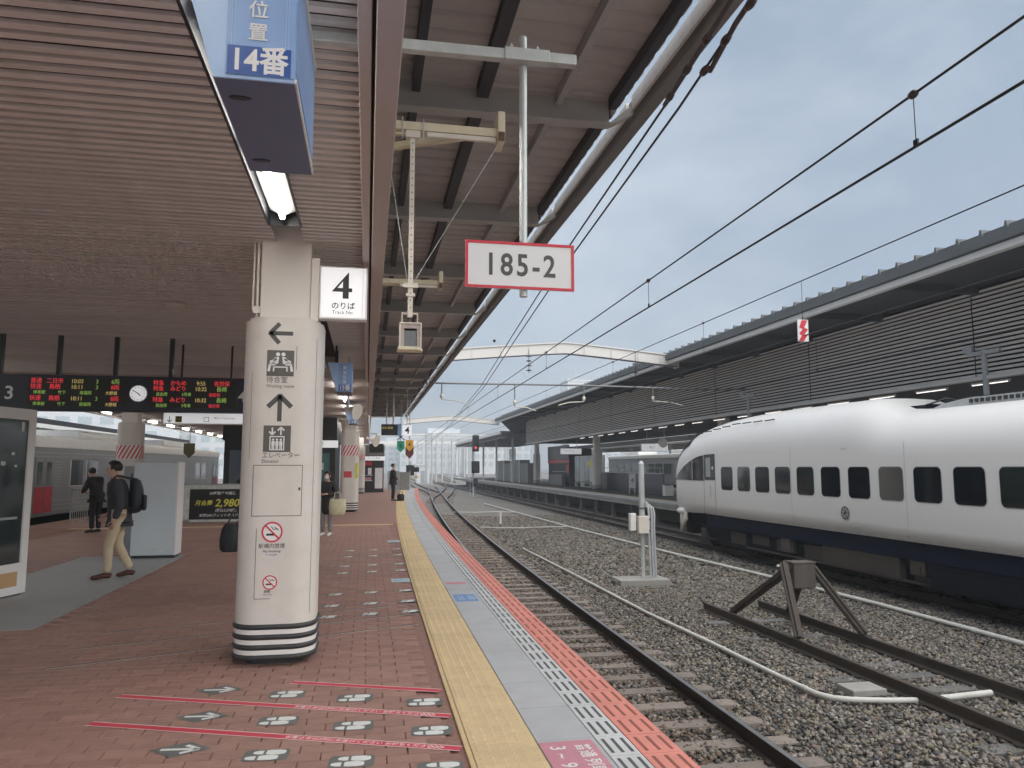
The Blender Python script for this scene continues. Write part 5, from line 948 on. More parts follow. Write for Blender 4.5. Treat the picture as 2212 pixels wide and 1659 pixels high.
def win(yc, zc, w, h, name='window', mat=g_train, r=.10, par=tr, off=.004):
    F = fr((xs - off, yc, zc), (0, -1, 0), (0, 0, 1)); return flat([rrect(w / 2, h / 2, r)], mat, par, F, name, .006)
gv = [g_train, glass('train_window_green', (.012, .022, .022), .08), glass('train_window_grey', (.022, .022, .026), .1), glass('train_window_curtain', (.10, .10, .095), .15)]
for i in range(15):
    w_ = win(20.5 - 1.005 * i, 1.27, .70, .66, mat=gv[(0, 1, 0, 2, 1, 0, 0, 3, 0, 0, 1, 0, 0, 2, 0)[i]])
    F = fr((xs - .0025, 20.5 - 1.005 * i, 1.27), (0, -1, 0), (0, 0, 1)); flat([rrect(.365, .345, .11)], m_trainroof, w_, F, 'window_surround', .003)
# cab side window and crew door
F = fr((xs - .004, 0, 0), (0, -1, 0), (0, 0, 1))
flat([[(-22.0, 1.22), (-21.25, 1.22), (-21.25, 2.0), (-22.0, 1.98)]], g_train, tr, F, 'door_window', .006); F2 = fr((xs - .011, 0, 0), (0, -1, 0), (0, 0, 1)); flat([[(-21.86, 1.30), (-21.55, 1.30), (-21.55, 1.9), (-21.86, 1.88)]], m_trainroof, tr, F2, 'door_pane', .003); flat([rect(-21.45, -21.36, 1.52, 1.62)], m_signwhite, tr, F2, 'crew_label', .003)
flat([rect(-22.03, -22.02, .0, 1.2), rect(-21.25, -21.24, .0, 1.2), rect(-22.03, -21.24, 1.205, 1.213)], m_seam, tr, F, 'door_seam', .004); MB().tube([(xs - .02, 21.55, .7), (xs - .02, 21.55, 1.05)], .012, 6).build('door_handle', m_galv, tr)
def body_x(y, z):      # outside surface of the body on the platform-facing side
    hw = float(np.interp(y, [q_[0] for q_ in ST], [q_[1] for q_ in ST])); zb = float(np.interp(y, [q_[0] for q_ in ST], [q_[2] for q_ in ST])); zt = float(np.interp(y, [q_[0] for q_ in ST], [q_[3] for q_ in ST]))
    sc = sect(y, hw, zb, zt, tuck=.06 if y < 22 else .16)[:14]; return float(np.interp(z, [c_[2] for c_ in sc], [c_[0] for c_ in sc]))
cw = MB(); ny = 10; rings = []
for i in range(ny + 1):
    y_ = 22.06 + (24.85 - 22.06) * i / ny; z1_ = 1.97 - .78 * (i / ny) ** 1.5; rings.append([(body_x(y_, z_) - .012, y_, z_) for z_ in [1.18 + (z1_ - 1.18) * k / 5 for k in range(6)]])
cw.add([p_ for r_ in rings for p_ in r_], [(i * 6 + k, i * 6 + k + 1, (i + 1) * 6 + k + 1, (i + 1) * 6 + k) for i in range(ny) for k in range(5)], 0, True); cw.build('cab_window', g_train, tr); cb = MB(); cb.bar((body_x(22.9, 1.2) - .014, 22.9, 1.2), (body_x(22.9, 1.8) - .014, 22.9, 1.8), .03, .03); cb.build('window_bar', m_trainroof, tr)
def roof_z(y): return float(np.interp(y, [s[0] for s in ST], [s[3] for s in ST]))
ws = MB(); rings = []
for y_ in (23.4, 23.9, 24.4, 24.8, 25.15):
    hw_ = float(np.interp(y_, [s[0] for s in ST], [s[1] for s in ST])); zb_ = float(np.interp(y_, [s[0] for s in ST], [s[2] for s in ST])); zt_ = roof_z(y_); sc = [p for p in sect(y_, hw_, zb_, zt_, tuck=.16)][7:-7]; rings.append([(XC + (a - XC) * 1.01, y_ + .02, c + .03) for a, b, c in sc])
n_ = len(rings[0]); ws.add([p for r_ in rings for p in r_], [(i * n_ + j, (i + 1) * n_ + j, (i + 1) * n_ + j + 1, i * n_ + j + 1) for i in range(4) for j in range(n_ - 1)], 0, True); ws.build('windscreen', g_train, tr)
for i in range(9): MB().bar((XC - 1.22, 23.6 - .62 * i, 2.62 + .045 * min(i, 5)), (XC - 1.22, 23.1 - .62 * i, 2.63 + .045 * min(i, 5)), .02, .03).build('roof_groove', m_seam, tr)
for y_ in (17.1, 13.05, 9.0): flat([rect(-y_ - .004, -y_ + .004, .2, 2.1)], m_trainroof, tr, fr((xs - .001, 0, 0), (0, -1, 0), (0, 0, 1)), 'panel_seam', .002)
flat([rect(-22.2, 4, .205, .213)], m_trainroof, tr, fr((xs - .001, 0, 0), (0, -1, 0), (0, 0, 1)), 'sill_seam', .002)
# emblem and lettering on the side
F = fr((xs - .003, 15.0, .60), (0, -1, 0), (0, 0, 1)); flat(rring(0, 0, .115, .145, 28), m_pictogrey, tr, F, 'emblem_ring', .002); flat([disc(0, 0, .10, 20)], m_trainroof, tr, F, 'emblem_disc', .001); flat([[(-.045, -.05), (.01, -.035), (.055, .01), (.02, .045), (-.03, .02)]] + [line2((.125 * math.cos(a), .125 * math.sin(a)), (.06 * math.cos(a), .06 * math.sin(a)), .012) for a in [R(45 * k) for k in range(8)]], m_inkblack, tr, F, 'emblem_mark', .003)
text('AROUND THE KYUSHU', .075, m_galv, tr, fr((xs - .003, 14.85, .30), (0, -1, 0), (0, 0, 1)), sx=1.1); text('KYUSHU', .06, m_galv, tr, fr((xs - .003, 14.95, 2.0), (0, -1, 0), (0, 0, 1)), ext=.0005)
# roof equipment
ac = MB(); ac.loft([[(XC - .7, y_, 2.70), (XC - .65, y_, 2.70 + h_ * .8), (XC - .35, y_, 2.70 + h_), (XC + .35, y_, 2.70 + h_), (XC + .65, y_, 2.70 + h_ * .8), (XC + .7, y_, 2.70)] for y_, h_ in ((13.2, .06), (12.9, .17), (12.4, .24), (7.5, .24))], 0, False, True); ac.build('roof_unit', m_trainroof, tr)
for i in range(18): B('vent_slot', m_black, tr, (XC - .70, XC - .66, 12.1 - .13 * i, 12.16 - .13 * i, 2.80, 2.87))
for i in range(18): B('vent_slot', m_black, tr, (XC - .56, XC - .44, 12.1 - .13 * i, 12.16 - .13 * i, 2.921, 2.928))
B('pantograph_base', m_trainunder, tr, (XC - .5, XC + .5, 13.35, 14.4, 2.81, 2.88)); MB().tube([(XC - .3, 13.8, 2.88), (XC, 13.5, 3.02), (XC + .2, 13.4, 2.95)], .02, 6).build('roof_cable', m_black, tr)
# underframe
B('navy_band', m_navyband, tr, (XC - 1.28, XC + 1.28, -6, 22.2, -.2, .155)); B('underframe', m_trainunder, tr, (XC - 1.1, XC + 1.1, -6, 22.0, -.72, -.202))
for y0, y1, z0, mt in ((17.6, 18.0, -.55, m_timber), (13.6, 16.2, -.66, m_trainbox), (10.2, 12.8, -.70, m_trainunder), (6.2, 9.8, -.68, m_trainbox), (12.9, 13.3, -.5, m_trainbox)):
    bx = B('equipment_box', mt, tr, (XC - 1.26, XC - .9, y0, y1, z0, -.204), bevel=.02); B('box_cover', mt, bx, (XC - 1.275, XC - 1.2605, y0 + .1, y1 - .1, z0 + .06, -.30))
for k_ in range(16): bx = B('under_hatch', m_trainbox, tr, (XC - 1.135, XC - 1.101, 1 + 1.27 * k_, 1.9 + 1.27 * k_, -.62 + .05 * (k_ % 3), -.28))
MB().tube([(XC - 1.15, -4, -.66), (XC - 1.15, 20, -.66)], .03, 8).build('air_pipe', m_trainbox, tr)
nose = MB(); nose.loft([[(XC - w, y_, z0), (XC + w, y_, z0), (XC + w, y_, z1), (XC - w, y_, z1)] for y_, w, z0, z1 in ((23.9, 1.02, -.6, .05), (24.6, .9, -.62, .0), (25.2, .65, -.58, .0), (25.6, .35, -.4, .0))], 0, True, True); nose.build('snow_skirt', m_trainunder, tr)
for s_ in (-1, 1): MB().loft([[(XC + s_ * (w + .02), y_, z0), (XC + s_ * (w - .03), y_, z0), (XC + s_ * (w - .03), y_, z1), (XC + s_ * (w + .02), y_, z1)] for y_, w, z0, z1 in ((23.9, 1.22, -.15, .12), (24.4, 1.14, -.45, .08), (24.9, 1.0, -.64, .02), (25.4, .72, -.62, .02))], 0, True, True).build('skirt_cheek', m_creamwhite, tr)
MB().ball((XC - 1.2, 24.35, .13), (.14, .26, .11), 10, 6).build('headlamp', m_signwhite, tr)
for y_ in (23.0, 20.8, 6.0, 3.8):
    for s in (-1, 1):
        F = fr((XC + s * .62, y_, -.52), (0, 1, 0), (0, 0, 1)); w_ = MB(); w_.prism(disc(0, 0, .42, 26), -.06, .06, 0, F); wh = w_.build('wheel', m_trainunder, tr); MB().prism(disc(0, 0, .43, 26), .0605, .075, 0, F).build('wheel_rim', m_galv, wh)
for y_ in (21.9, 4.9): B('bogie_frame', m_trainunder, tr, (XC - 1.0, XC - .75, y_ - 1.5, y_ + 1.5, -.55, -.25), (XC + .75, XC + 1.0, y_ - 1.5, y_ + 1.5, -.55, -.25)); B('axle_box', m_trainbox, tr, (XC - 1.08, XC - 1.001, y_ - 1.2, y_ - .85, -.65, -.35), (XC - 1.08, XC - 1.001, y_ + .85, y_ + 1.2, -.65, -.35)); MB().tube([(XC - .9, y_ - .9, -.7), (XC - .9, y_ + 1.4, -.66)], .03, 6).build('brake_rod', m_trainbox, tr)
# ------------------------------------------------------------------ silver commuter train
sv = thing('commuter_train', 'silver commuter train with red door standing across the platform', 'train', (-11.1, 30, -.95)); SA = R(-1.9); x_s = -9.66
sv.rotation_euler = (0, 0, SA); sv.location = (-11.1, 25, -.95)
def L_(y): return y - 25
xl = x_s + 11.1
B('side_wall', m_stainless, sv, (xl - 2.85, xl, -20, 23.5, 1.1 - .05, 3.35), bevel=.03, local=True); B('roof', m_white, sv, (xl - 2.75, xl - .06, -20, 23.45, 3.351, 3.52), bevel=.06, local=True); B('cornice', m_white, sv, (xl + .001, xl + .03, -20, 23.5, 3.15, 3.42), bevel=.01, local=True); B('underframe', m_trainunder, sv, (xl - 2.6, xl - .2, -20, 23.2, .18, 1.045), local=True)
for z in (1.22, 1.36, 1.50, 2.86, 2.98): B('body_bead', m_galv, sv, (xl + .0005, xl + .012, -20, 23.4, z, z + .022), local=True)
for k in range(4):
    yd = -10.9 + 11.2 * k - .0
    for yy in (yd - 4.2, yd - 2.9, yd + 2.4, yd + 3.7):
        if yy > 22 or yy < -20: continue
        wd_ = MB().box(xl + .001, xl + .014, yy - .5, yy + .5, 1.95, 2.78).build('window', g_panel, sv, local=True); B('window_frame', m_white, wd_, (xl + .001, xl + .02, yy - .54, yy - .505, 1.93, 2.80), (xl + .001, xl + .02, yy - .54, yy + .54, 1.905, 1.945), local=True)
    for yy in (yd - .62, yd + .02):
        d_ = MB().box(xl + .001, xl + .016, yy, yy + .6, 1.16, 2.84).build('door', m_stainless, sv, local=True); B('door_panel', m_doorred, d_, (xl + .0165, xl + .022, yy + .02, yy + .58, 1.18, 1.95), local=True); B('door_window', g_panel, d_, (xl + .0165, xl + .022, yy + .14, yy + .46, 2.0, 2.7), local=True)
    for q in range(9):
        for yy in (yd - 1.35, yd + .95): B('louvre_bead', m_galv, sv, (xl + .0005, xl + .012, yy - .22, yy + .22, 1.95 + .095 * q, 1.975 + .095 * q), local=True)
for yy in (-14, -3.5, 6, 16): B('roof_unit', m_white, sv, (xl - 2.2, xl - .5, yy - 2, yy + 2, 3.521, 3.86), bevel=.12, local=True)
for y_ in (-8, 1, 12, 20): B('bogie', m_trainunder, sv, (xl - 2.4, xl - .25, y_ - 1.3, y_ + 1.3, .02, .6), local=True)
# station screen and canopy beyond the silver train
t = thing('louvred_screen', 'pale horizontal slat screen under a white gutter beyond the silver train', 'screen wall', (-20, 55, 0))
for i in range(9): B('slat', m_louvre, t, (-20.05, -19.95, 38, 74, 2.3 + .17 * i, 2.40 + .17 * i))
for y in (38, 47, 56, 65, 74): B('post', m_greypole, t, (-20.2, -20.06, y - .08, y + .08, -1.16, 4.0))
B('gutter', m_white, t, (-19.9, -19.6, 30, 90, 4.0, 4.25)); B('fascia', m_gutter, t, (-20.3, -19.95, 30, 90, 3.7, 3.98)); B('roof', m_rdark, t, (-30, -19.7, 30, 90, 4.26, 4.6)); B('backing', m_panelgrey, t, (-20.6, -20.5, 38, 74, 1.2, 3.6))
for i, y in enumerate((42, 48, 54)): B('name_panel', m_adpale, t, (-19.945, -19.9, y, y + 3.4, 3.55, 3.95))
B('platform_wall', m_concrete, t, (-30, -20.7, 20, 90, -1.16, -.1)); B('dark_kiosk', m_navy, t, (-22, -20.62, 66, 72, -.1, 3.4))
for i, (x, y, z, mt, lb) in enumerate(((-7.0, 32, 2.25, m_olive, 'olive stop marker hanging on the silver train side'), (-7.6, 44, 2.1, m_maroon, 'small dark diamond-like stop marker hanging further along'), (-7.1, 46, 2.25, m_maroon, 'brown stop marker hanging near the dark waiting room'), (-7.0, 50, 2.1, m_cabinet, 'grey stop marker hanging next to the dark waiting room'))):
    pent(x, y, z, .42, .6, mt, lb, ztop=3.4, group='stop markers on the silver train side')
# ------------------------------------------------------------------ distant city and railway
def building(name, label, x, y, w, d, h, floors, bays, mat=m_haze1, wmat=m_haze2, roofbox=True):
    t = thing(name, label, 'building', (x, y, -1.16), 'distant buildings beyond the tracks'); B('wall', mat, t, (x - w / 2, x + w / 2, y, y + d, -1.16, h), label=None); fh = (h - 2) / floors
    for i in range(floors):
        for j in range(bays):
            bw_ = w / bays; B('window', wmat, t, (x - w / 2 + bw_ * (j + .18), x - w / 2 + bw_ * (j + .82), y - .08, y - .001, 1.5 + fh * (i + .15), 1.5 + fh * (i + .7)))
    B('roof', mat, t, (x - w / 2 - .3, x + w / 2 + .3, y - .3, y + d, h + .002, h + .6))
    if roofbox: B('roof_house', mat, t, (x - w * .2, x + w * .15, y + 2, y + d * .7, h + .602, h + 3.2))
    return t
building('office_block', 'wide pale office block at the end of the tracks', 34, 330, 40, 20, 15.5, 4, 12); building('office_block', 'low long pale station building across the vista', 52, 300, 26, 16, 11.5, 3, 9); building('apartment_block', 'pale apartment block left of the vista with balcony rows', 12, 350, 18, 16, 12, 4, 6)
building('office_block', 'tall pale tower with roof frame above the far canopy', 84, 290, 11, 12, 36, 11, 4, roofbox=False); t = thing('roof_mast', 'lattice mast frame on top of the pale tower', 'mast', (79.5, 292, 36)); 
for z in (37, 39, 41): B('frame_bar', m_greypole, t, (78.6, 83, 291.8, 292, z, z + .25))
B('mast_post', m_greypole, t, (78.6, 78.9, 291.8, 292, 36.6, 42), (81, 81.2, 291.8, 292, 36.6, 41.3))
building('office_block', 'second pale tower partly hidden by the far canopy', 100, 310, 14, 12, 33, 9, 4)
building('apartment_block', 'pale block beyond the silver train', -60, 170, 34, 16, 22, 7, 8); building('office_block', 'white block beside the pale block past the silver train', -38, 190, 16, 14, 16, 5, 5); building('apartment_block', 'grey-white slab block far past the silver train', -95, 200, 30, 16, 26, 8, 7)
def lpole(x, y, h, label, arm=0.0):
    t = thing('line_pole', label, 'pole', (x, y, -1.16), 'far overhead line poles'); MB().tube([(x, y, -1.16), (x, y, h)], .16, 8).build('pole', m_greypole, t); MB().tube([(x, y, h), (x, y, h + .05)], .17, 8).build('cap', m_greypole, t)
    if arm: MB().bar((x, y, h - .5), (x + arm, y, h - .4), .12).build('arm', m_greypole, t); MB().bar((x, y, h - 1.6), (x + arm * .9, y, h - .5), .07).build('brace', m_greypole, t)
for i, (x, y, h, a) in enumerate(((8.6, 112, 6.5, 2), (10.5, 125, 7, -2), (12.5, 128, 6.6, 2), (15.5, 140, 7, -2.5), (18, 150, 7.2, 2), (21, 165, 7, -2), (24, 180, 7.5, 2), (17, 190, 7, 2), (27, 200, 7.4, -3), (23, 215, 8, 2), (31, 225, 8, -2), (13.5, 150, 6.5, 2))): lpole(x, y, h, 'grey overhead line pole with bracket arm reaching towards the %s, beyond the turnout' % ('white train track' if a > 0 else 'brick platform'), a)
def gantry(x0, x1, y, h, label):
    t = thing('line_gantry', label, 'gantry', ((x0 + x1) / 2, y, -1.16), 'far line gantries'); B('leg', m_greypole, t, (x0 - .15, x0 + .15, y - .15, y + .15, -1.16, h)); B('leg', m_greypole, t, (x1 - .15, x1 + .15, y - .15, y + .15, -1.16, h)); B('top_boom', m_greypole, t, (x0 - .4, x1 + .4, y - .1, y + .1, h + .002, h + .2)); B('lower_boom', m_greypole, t, (x0 + .16, x1 - .16, y - .1, y + .1, h - .8, h - .65)); n = 10
    for i in range(n): MB().bar((x0 + (x1 - x0) * i / n + .2, y, h - .7 + (.0 if i % 2 else .7)), (x0 + (x1 - x0) * (i + 1) / n, y, h - .7 + (.7 if i % 2 else 0)), .06).build('lattice_bar', m_greypole, t)
gantry(6.5, 22, 120, 6.8, 'first lattice gantry across the far tracks'); gantry(11, 32, 170, 7.4, 'second lattice gantry across the far tracks'); gantry(16, 42, 225, 8, 'third lattice gantry across the far tracks')
t = thing('signal_hut', 'pale equipment hut beside the far tracks', 'hut', (9.2, 128, -1.16)); B('wall', m_haze1, t, (8.2, 10.4, 128, 131, -1.16, 1.9)); B('roof', m_white, t, (8.0, 10.6, 127.8, 131.2, 1.902, 2.1)); B('door', m_panelgrey, t, (8.9, 9.6, 127.96, 127.999, -1.1, 1.0))
t = thing('footbridge', 'long pale footbridge crossing the tracks in the haze', 'bridge', (22, 240, 8)); B('deck', m_haze1, t, (2, 46, 240, 243, 8.0, 8.6)); B('parapet', m_white, t, (2, 46, 239.8, 239.99, 8.6, 9.8)); B('roof', m_white, t, (2, 46, 239.6, 243.3, 11.6, 11.9))
for x in (3, 14, 28, 45): B('pier', m_haze1, t, (x, x + .8, 240.5, 242.5, -1.16, 7.998))
for x in range(3, 46, 4): B('roof_post', m_haze1, t, (x, x + .15, 240.1, 240.25, 8.602, 11.598))
trk = [( 'distant dark track fan', )]
m = MB(); 
for (xa, ya, xb, yb) in ((7.4, 130, 11, 260), (8.6, 130, 12.4, 260), (11.2, 140, 17, 260), (12.3, 140, 18.2, 260), (14, 130, 23, 260), (15.1, 130, 24.3, 260), (18, 140, 30, 260), (19.1, 140, 31.4, 260)):
    t = thing('far_rail', 'thin far rail in the fan of tracks beyond the turnout', 'rail', (xa, ya, -1.1), 'far rails beyond the turnout'); MB().bar((xa, ya, -1.0), (xb, yb, -1.0), .08, .15).build('rail_body', m_railold, t)
# ------------------------------------------------------------------ people
def skin(name, V, E_, mat, parent, sub=2, root=0, extra=None):
    me = bpy.data.meshes.new(name); me.from_pydata([v[0] for v in V], E_, []); o = bpy.data.objects.new(name, me); C.objects.link(o)
    sk = o.modifiers.new('skin', 'SKIN'); sk.use_smooth_shade = True; ly = me.skin_vertices[0].data
    for i, v in enumerate(V):
        r = v[1]; ly[i].radius = r if isinstance(r, tuple) else (r, r)
    ly[root].use_root = True
    ss = o.modifiers.new('sub', 'SUBSURF'); ss.levels = sub; ss.render_levels = sub
    dg = bpy.context.evaluated_depsgraph_get(); m2 = bpy.data.meshes.new_from_object(o.evaluated_get(dg)); bpy.data.objects.remove(o); m2.name = name; m2.materials.clear(); m2.materials.append(mat)
    if extra:
        b = MB(); b.v = [tuple(v.co) for v in m2.vertices]; b.f = [tuple(p.vertices) for p in m2.polygons]; b.m = [0] * len(b.f); b.sm = [True] * len(b.f); extra(b); m2 = b.mesh(name, mat)
    q = bpy.data.objects.new(name, m2); C.objects.link(q); setparent(q, parent, False); return q
def hand(b, w, d, s, side):   # fingers from the wrist point along d
    w, d = Vector(w), Vector(d).normalized(); f = Vector((0, 1, 0)); sd = d.cross(f).normalized(); f = sd.cross(d)
    for k, ln in enumerate((.062, .072, .068, .054)):
        p0 = w + d * .075 + f * (.027 - .018 * k); b.tube([p0, p0 + d * ln * .5 + f * .004, p0 + d * ln * .9 + sd * (-side) * .018], .008, 6, radii=[.0088, .0082, .0062])
    p0 = w + d * .03 + f * .03; b.tube([p0, p0 + d * .028 + f * .024, p0 + d * .062 + f * .03], .009, 6, radii=[.010, .009, .007])
def person(name, label, loc, rz, H, pose, top, legs, shoe, hairm=m_hair, long_coat=0.0, hair_long=False, mask=False):
    s = H / 1.72; t = thing('person', label, 'person', loc, rz=rz)          # faces local +Y
    P = dict(pel=(0, 0, .93), sp=(0, .0, 1.12), ch=(0, .0, 1.33), nk=(0, .01, 1.47), jw=(0, .035, 1.555), sk=(0, .02, 1.63), tp=(0, .012, 1.685),
             hl=(-.095, 0, .90), hr=(.095, 0, .90), kl=(-.1, .03, .50), kr=(.1, .03, .50), al=(-.1, 0, .09), ar=(.1, 0, .09), tl=(-.11, .16, .035), tr=(.11, .16, .035),
             sl=(-.175, 0, 1.40), sr=(.175, 0, 1.40), el=(-.23, -.03, 1.12), er=(.23, -.03, 1.12), wl=(-.22, .06, .87), wr=(.22, .06, .87)); P.update(pose)
    p = {k: tuple(c * s for c in v) for k, v in P.items()}
    V = [(p['pel'], .10 * s), (p['sp'], .10 * s), (p['ch'], .115 * s), (p['nk'], .05 * s), (p['jw'], (.058 * s, .066 * s)), (p['sk'], (.074 * s, .088 * s)), (p['tp'], .052 * s), (p['hl'], .075 * s), (p['kl'], .05 * s), (p['al'], .035 * s), (p['hr'], .075 * s), (p['kr'], .05 * s), (p['ar'], .035 * s), (p['sl'], .05 * s), (p['el'], .038 * s), (p['wl'], .026 * s), (p['sr'], .05 * s), (p['er'], .038 * s), (p['wr'], .026 * s)]
    hl_ = Vector(p['wl']) + (Vector(p['wl']) - Vector(p['el'])).normalized() * .075 * s; hr_ = Vector(p['wr']) + (Vector(p['wr']) - Vector(p['er'])).normalized() * .075 * s
    V += [(tuple(hl_), (.02 * s, .036 * s)), (tuple(hr_), (.02 * s, .036 * s))]
    E_ = [(0, 1), (1, 2), (2, 3), (3, 4), (4, 5), (5, 6), (0, 7), (7, 8), (8, 9), (0, 10), (10, 11), (11, 12), (2, 13), (13, 14), (14, 15), (2, 16), (16, 17), (17, 18), (15, 19), (18, 20)]
    hd = Vector(p['sk']); fw_ = (Vector(p['jw']) - Vector(p['nk'])); yaw = pose.get('look', 0.0) if isinstance(pose.get('look', 0.0), float) else 0.0
    def ex(b):
        hand(b, p['wl'], Vector(p['wl']) - Vector(p['el']), s, -1); hand(b, p['wr'], Vector(p['wr']) - Vector(p['er']), s, 1)
        c = hd + Vector((0, .085 * s, -.035 * s)); b.add([c + Vector((-.014, -.01, -.012)) * s, c + Vector((.014, -.01, -.012)) * s, c + Vector((0, .022, -.010)) * s, c + Vector((0, -.004, .03)) * s], [(0, 1, 2), (1, 3, 2), (3, 0, 2), (0, 3, 1)], 0, True)
        for q in (-1, 1): b.ball((hd.x + q * .078 * s, hd.y - .01 * s, hd.z - .025 * s), (.012 * s, .02 * s, .03 * s), 8, 5)
    skin('body', V, E_, m_skin, t, extra=ex)
    for q in (-1, 1): MB().ball((hd.x + q * .03 * s, hd.y + .082 * s, hd.z - .005 * s), (.011 * s, .006 * s, .006 * s), 8, 5).build('eye', m_inkblack, t, local=True)
    MB().box(hd.x - .022 * s, hd.x + .022 * s, hd.y + .080 * s, hd.y + .086 * s, hd.z - .078 * s, hd.z - .070 * s).build('mouth', m_stickerpink, t, local=True)
    # jacket
    J = [(p['pel'], (.15 * s, .18 * s)), (p['sp'], (.15 * s, .175 * s)), (p['ch'], (.15 * s, .185 * s)), (tuple(Vector(p['nk']) - Vector((0, .0, .035 * s))), .075 * s), (p['sl'], .085 * s), (p['el'], .07 * s), (tuple(Vector(p['wl']).lerp(Vector(p['el']), .06)), .048 * s), (p['sr'], .085 * s), (p['er'], .07 * s), (tuple(Vector(p['wr']).lerp(Vector(p['er']), .06)), .048 * s)]
    JE = [(0, 1), (1, 2), (2, 3), (2, 4), (4, 5), (5, 6), (2, 7), (7, 8), (8, 9)]
    low = tuple(Vector(p['pel']) - Vector((0, 0, (.10 + long_coat) * s))); J.append((low, (.155 * s, .185 * s))); JE.append((0, 10))
    skin('jacket', J, JE, top, t)
    T = [(p['pel'], (.10 * s, .13 * s)), (p['hl'], .098 * s), (p['kl'], .072 * s), (tuple(Vector(p['al']) + Vector((0, 0, .01 * s))), .060 * s), (p['hr'], .098 * s), (p['kr'], .072 * s), (tuple(Vector(p['ar']) + Vector((0, 0, .01 * s))), .060 * s)]
    skin('trousers', T, [(0, 1), (1, 2), (2, 3), (0, 4), (4, 5), (5, 6)], legs, t)
    for a, b in (('al', 'tl'), ('ar', 'tr')):
        A, Bv = Vector(p[a]), Vector(p[b]); d = Vector((Bv.x - A.x, Bv.y - A.y, 0)).normalized(); h_ = A - d * .06 * s
        skin('shoe', [((h_.x, h_.y, Bv.z + .012), (.036 * s, .042 * s)), ((A.x, A.y, (A.z + Bv.z) / 2 + .012), .046 * s), (tuple(Bv), (.030 * s, .040 * s)), (tuple(Bv + d * .06 * s), (.020 * s, .030 * s))], [(0, 1), (1, 2), (2, 3)], shoe, t, 1, 1)
    hb = MB(); c = hd + Vector((0, -.018 * s, .022 * s)); n = 14; rings = []
    for i in range(1, 8):
        th = math.pi * i / 8 * .78; rr = math.sin(th); zz = math.cos(th)
        rings.append([(c.x + .092 * s * rr * math.cos(2 * math.pi * j / n), c.y + (.112 * s * rr * math.sin(2 * math.pi * j / n)) * (1 if math.sin(2 * math.pi * j / n) < 0 or i < 4 else .55), c.z + .098 * s * zz + .006 * s * ((j * 7 + i * 3) % 5 - 2) * .5) for j in range(n)])
    hb.loft(list(reversed(rings)), 0, True, True)
    if hair_long: hb.ball((c.x, c.y - .05 * s, c.z - .12 * s), (.085 * s, .05 * s, .14 * s), 10, 7)
    hb.build('hair', hairm, t, local=True)
    if mask: MB().ball((hd.x, hd.y + .058 * s, hd.z - .06 * s), (.058 * s, .045 * s, .055 * s), 10, 6).build('face_mask', m_signwhite, t, local=True)
    return t, p, s
# the man walking away to the left with a backpack; he faces about -X, a little towards the camera
W = (-3.52, 11.95, .001)
t, p, s = person('person', 'man in charcoal jacket and khaki trousers walking with a black backpack', W, R(100), 1.68,
    dict(kl=(-.09, .12, .50), al=(-.08, .12, .085), tl=(-.085, .28, .035), kr=(.09, .02, .50), ar=(.09, -.17, .11), tr=(.095, -.03, .04), sp=(0, .02, 1.12), ch=(0, .05, 1.33), nk=(0, .085, 1.465), jw=(0, .13, 1.54), sk=(0, .125, 1.615), tp=(0, .12, 1.67),
         el=(-.235, -.03, 1.12), wl=(-.21, .05, .86), er=(.235, .02, 1.13), wr=(.20, .20, .93), sl=(-.175, .05, 1.40), sr=(.175, .05, 1.40)), m_jacket, m_khaki, m_brownleather)
bk = thing('backpack', 'black nylon backpack on the walking man', 'backpack', W, rz=R(100)); m = MB()
m.loft([[(a * .155 * k, -.105 - .085 * (1 + b) * kk, z) for a, b in disc(0, 0, 1, 16)] for z, k, kk in ((.93, .7, .7), (.96, .95, 1.0), (1.10, 1.05, 1.2), (1.28, 1.0, 1.1), (1.40, .85, .85), (1.44, .55, .5))], 0, True, True); m.build('bag', m_backpack, bk, local=True)
MB().loft([[(a * .11 * k, -.285 - .03 * (1 + b) * k, z) for a, b in disc(0, 0, 1, 12)] for z, k in ((.97, .8), (1.0, 1), (1.16, 1), (1.19, .8))], 0, True, True).build('front_pocket', m_backpack, bk, local=True)
for q in (-1, 1): MB().tube([(q * .11, -.12, 1.43), (q * .12, .06, 1.475), (q * .125, .16, 1.36), (q * .14, .16, 1.2), (q * .15, .0, 1.05), (q * .13, -.15, 1.0)], .016, 6).build('strap', m_black, bk, local=True)
MB().tube([(-.03, -.12, 1.44), (-.02, -.13, 1.50), (.02, -.13, 1.50), (.03, -.12, 1.44)], .008, 6).build('handle', m_black, bk, local=True)
# person leaning beside the barrier
person('person', 'person in dark clothes bending over behind the walking man', (-6.5, 20.2, 0), R(60), 1.66, dict(ch=(0, .10, 1.28), sp=(0, .03, 1.1), nk=(0, .17, 1.40), jw=(0, .235, 1.46), sk=(0, .24, 1.535), tp=(0, .245, 1.59), sl=(-.17, .1, 1.35), sr=(.17, .1, 1.35), el=(-.22, .17, 1.10), er=(.22, .17, 1.10), wl=(-.12, .36, 1.02), wr=(.12, .36, 1.02)), m_coat, m_suit, m_black)
# person hidden behind the column with a black shoulder bag
person('person', 'person in dark coat mostly hidden behind the round column', (-1.22, 9.75, 0), R(75), 1.66, dict(), m_coat, m_suit, m_black)
b = thing('shoulder_bag', 'black bag hanging beside the round column', 'bag', (-1.60, 9.6, .6)); m = MB(); m.loft([[(-1.58 + a * .12 * k, 9.55 + c * .07 * k, z) for a, c in disc(0, 0, 1, 14)] for z, k in ((.60, .75), (.63, 1), (.74, 1.05), (.86, .9), (.93, .6))], 0, True, True); m.build('bag', m_backpack, b)
MB().tube([(-1.62, 9.55, .92), (-1.56, 9.58, 1.08), (-1.49, 9.60, 1.14), (-1.47, 9.58, 1.0), (-1.53, 9.55, .92)], .009, 6).build('strap', m_black, b)
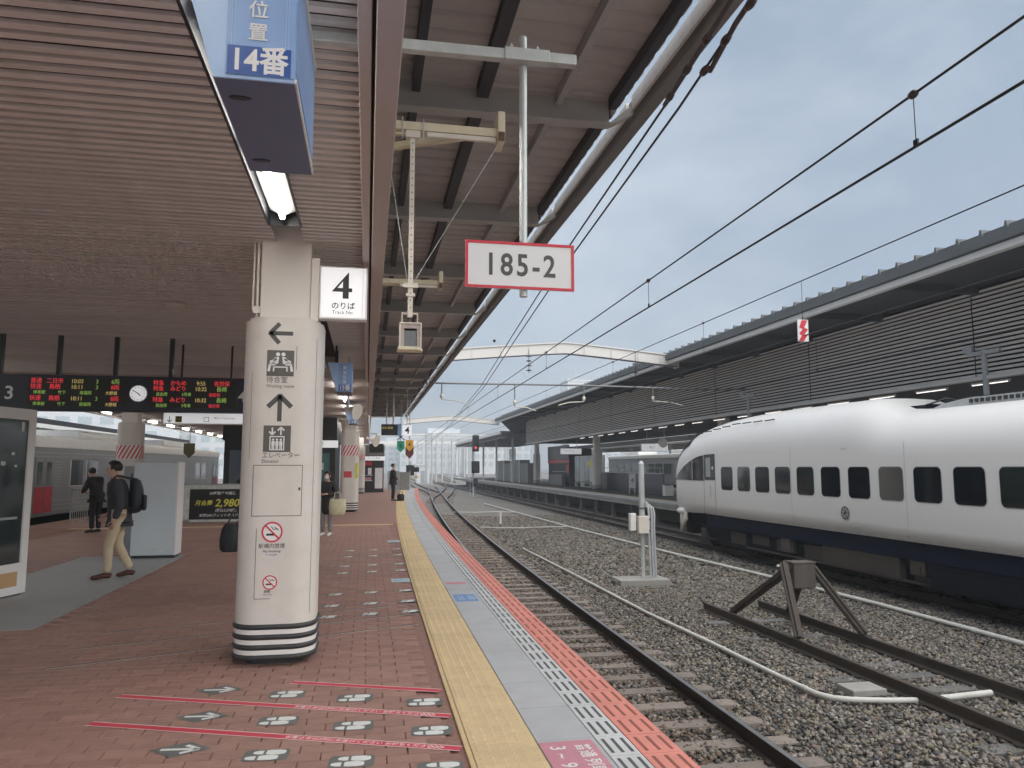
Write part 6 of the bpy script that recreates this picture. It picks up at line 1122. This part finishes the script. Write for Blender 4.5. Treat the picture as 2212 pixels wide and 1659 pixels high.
# masked woman with a cream tote
person('person', 'woman in dark coat with white mask looking down beside the column', (-.90, 18.3, 0), R(160), 1.50, dict(jw=(0, .055, 1.545), sk=(0, .05, 1.62), tp=(0, .045, 1.675), el=(-.23, .0, 1.12), er=(.23, .0, 1.12), wl=(-.06, .2, 1.12), wr=(.07, .2, 1.10)), m_coat, m_greycloth, m_white, long_coat=.28, hair_long=True, mask=True)
b = thing('tote_bag', 'cream tote bag hanging from the masked woman', 'bag', (-.68, 18.2, .5)); m = MB(); m.loft([[(-.66 + a * .19 * k, 18.12 + c * .07 * k, z) for a, c in disc(0, 0, 1, 14)] for z, k in ((.50, .75), (.53, .95), (.66, 1.05), (.80, 1.0), (.86, .9))], 0, True, True); m.build('bag', m_tote, b); MB().tube([(-.75, 18.12, .85), (-.72, 18.15, 1.0), (-.66, 18.16, 1.02), (-.6, 18.14, .98), (-.58, 18.12, .85)], .009, 6).build('handle', m_tote, b)
# man in a suit with a bag on the ground
person('person', 'man in black suit standing at the yellow strip facing the tracks', (1.22, 36.4, .001), R(-80), 1.74, dict(wl=(-.12, .2, 1.02), wr=(.12, .2, 1.0), el=(-.23, .0, 1.13), er=(.23, .0, 1.13)), m_suit, m_suit, m_black)
b = thing('hand_bag', 'small black bag on the floor beside the suited man', 'bag', (1.62, 36.4, 0)); m = MB(); m.loft([[(1.60 + a * .17 * k, 36.35 + c * .12 * k, z) for a, c in disc(0, 0, 1, 12)] for z, k in ((.004, .85), (.05, 1), (.26, 1), (.34, .7))], 0, True, True); m.build('bag', m_backpack, b); MB().tube([(1.52, 36.35, .33), (1.54, 36.35, .44), (1.66, 36.35, .44), (1.68, 36.35, .33)], .012, 6).build('handle', m_black, b)
# ------------------------------------------------------------------ air
hz = MB().box(-600, 600, -150, 1200, -2.2, 44).build('haze', []); hz['kind'] = 'stuff'; hz['label'] = 'thin pale air between the camera and the distant city'; hz['category'] = 'haze'
hm = bpy.data.materials.new('air'); hm.use_nodes = True; nt = hm.node_tree; nt.nodes.clear(); vo = nt.nodes.new('ShaderNodeVolumePrincipled'); oo = nt.nodes.new('ShaderNodeOutputMaterial'); vo.inputs['Color'].default_value = (.88, .94, 1, 1); vo.inputs['Density'].default_value = .0016; vo.inputs['Anisotropy'].default_value = .2
nt.links.new(vo.outputs['Volume'], oo.inputs['Volume']); hz.data.materials.clear(); hz.data.materials.append(hm)
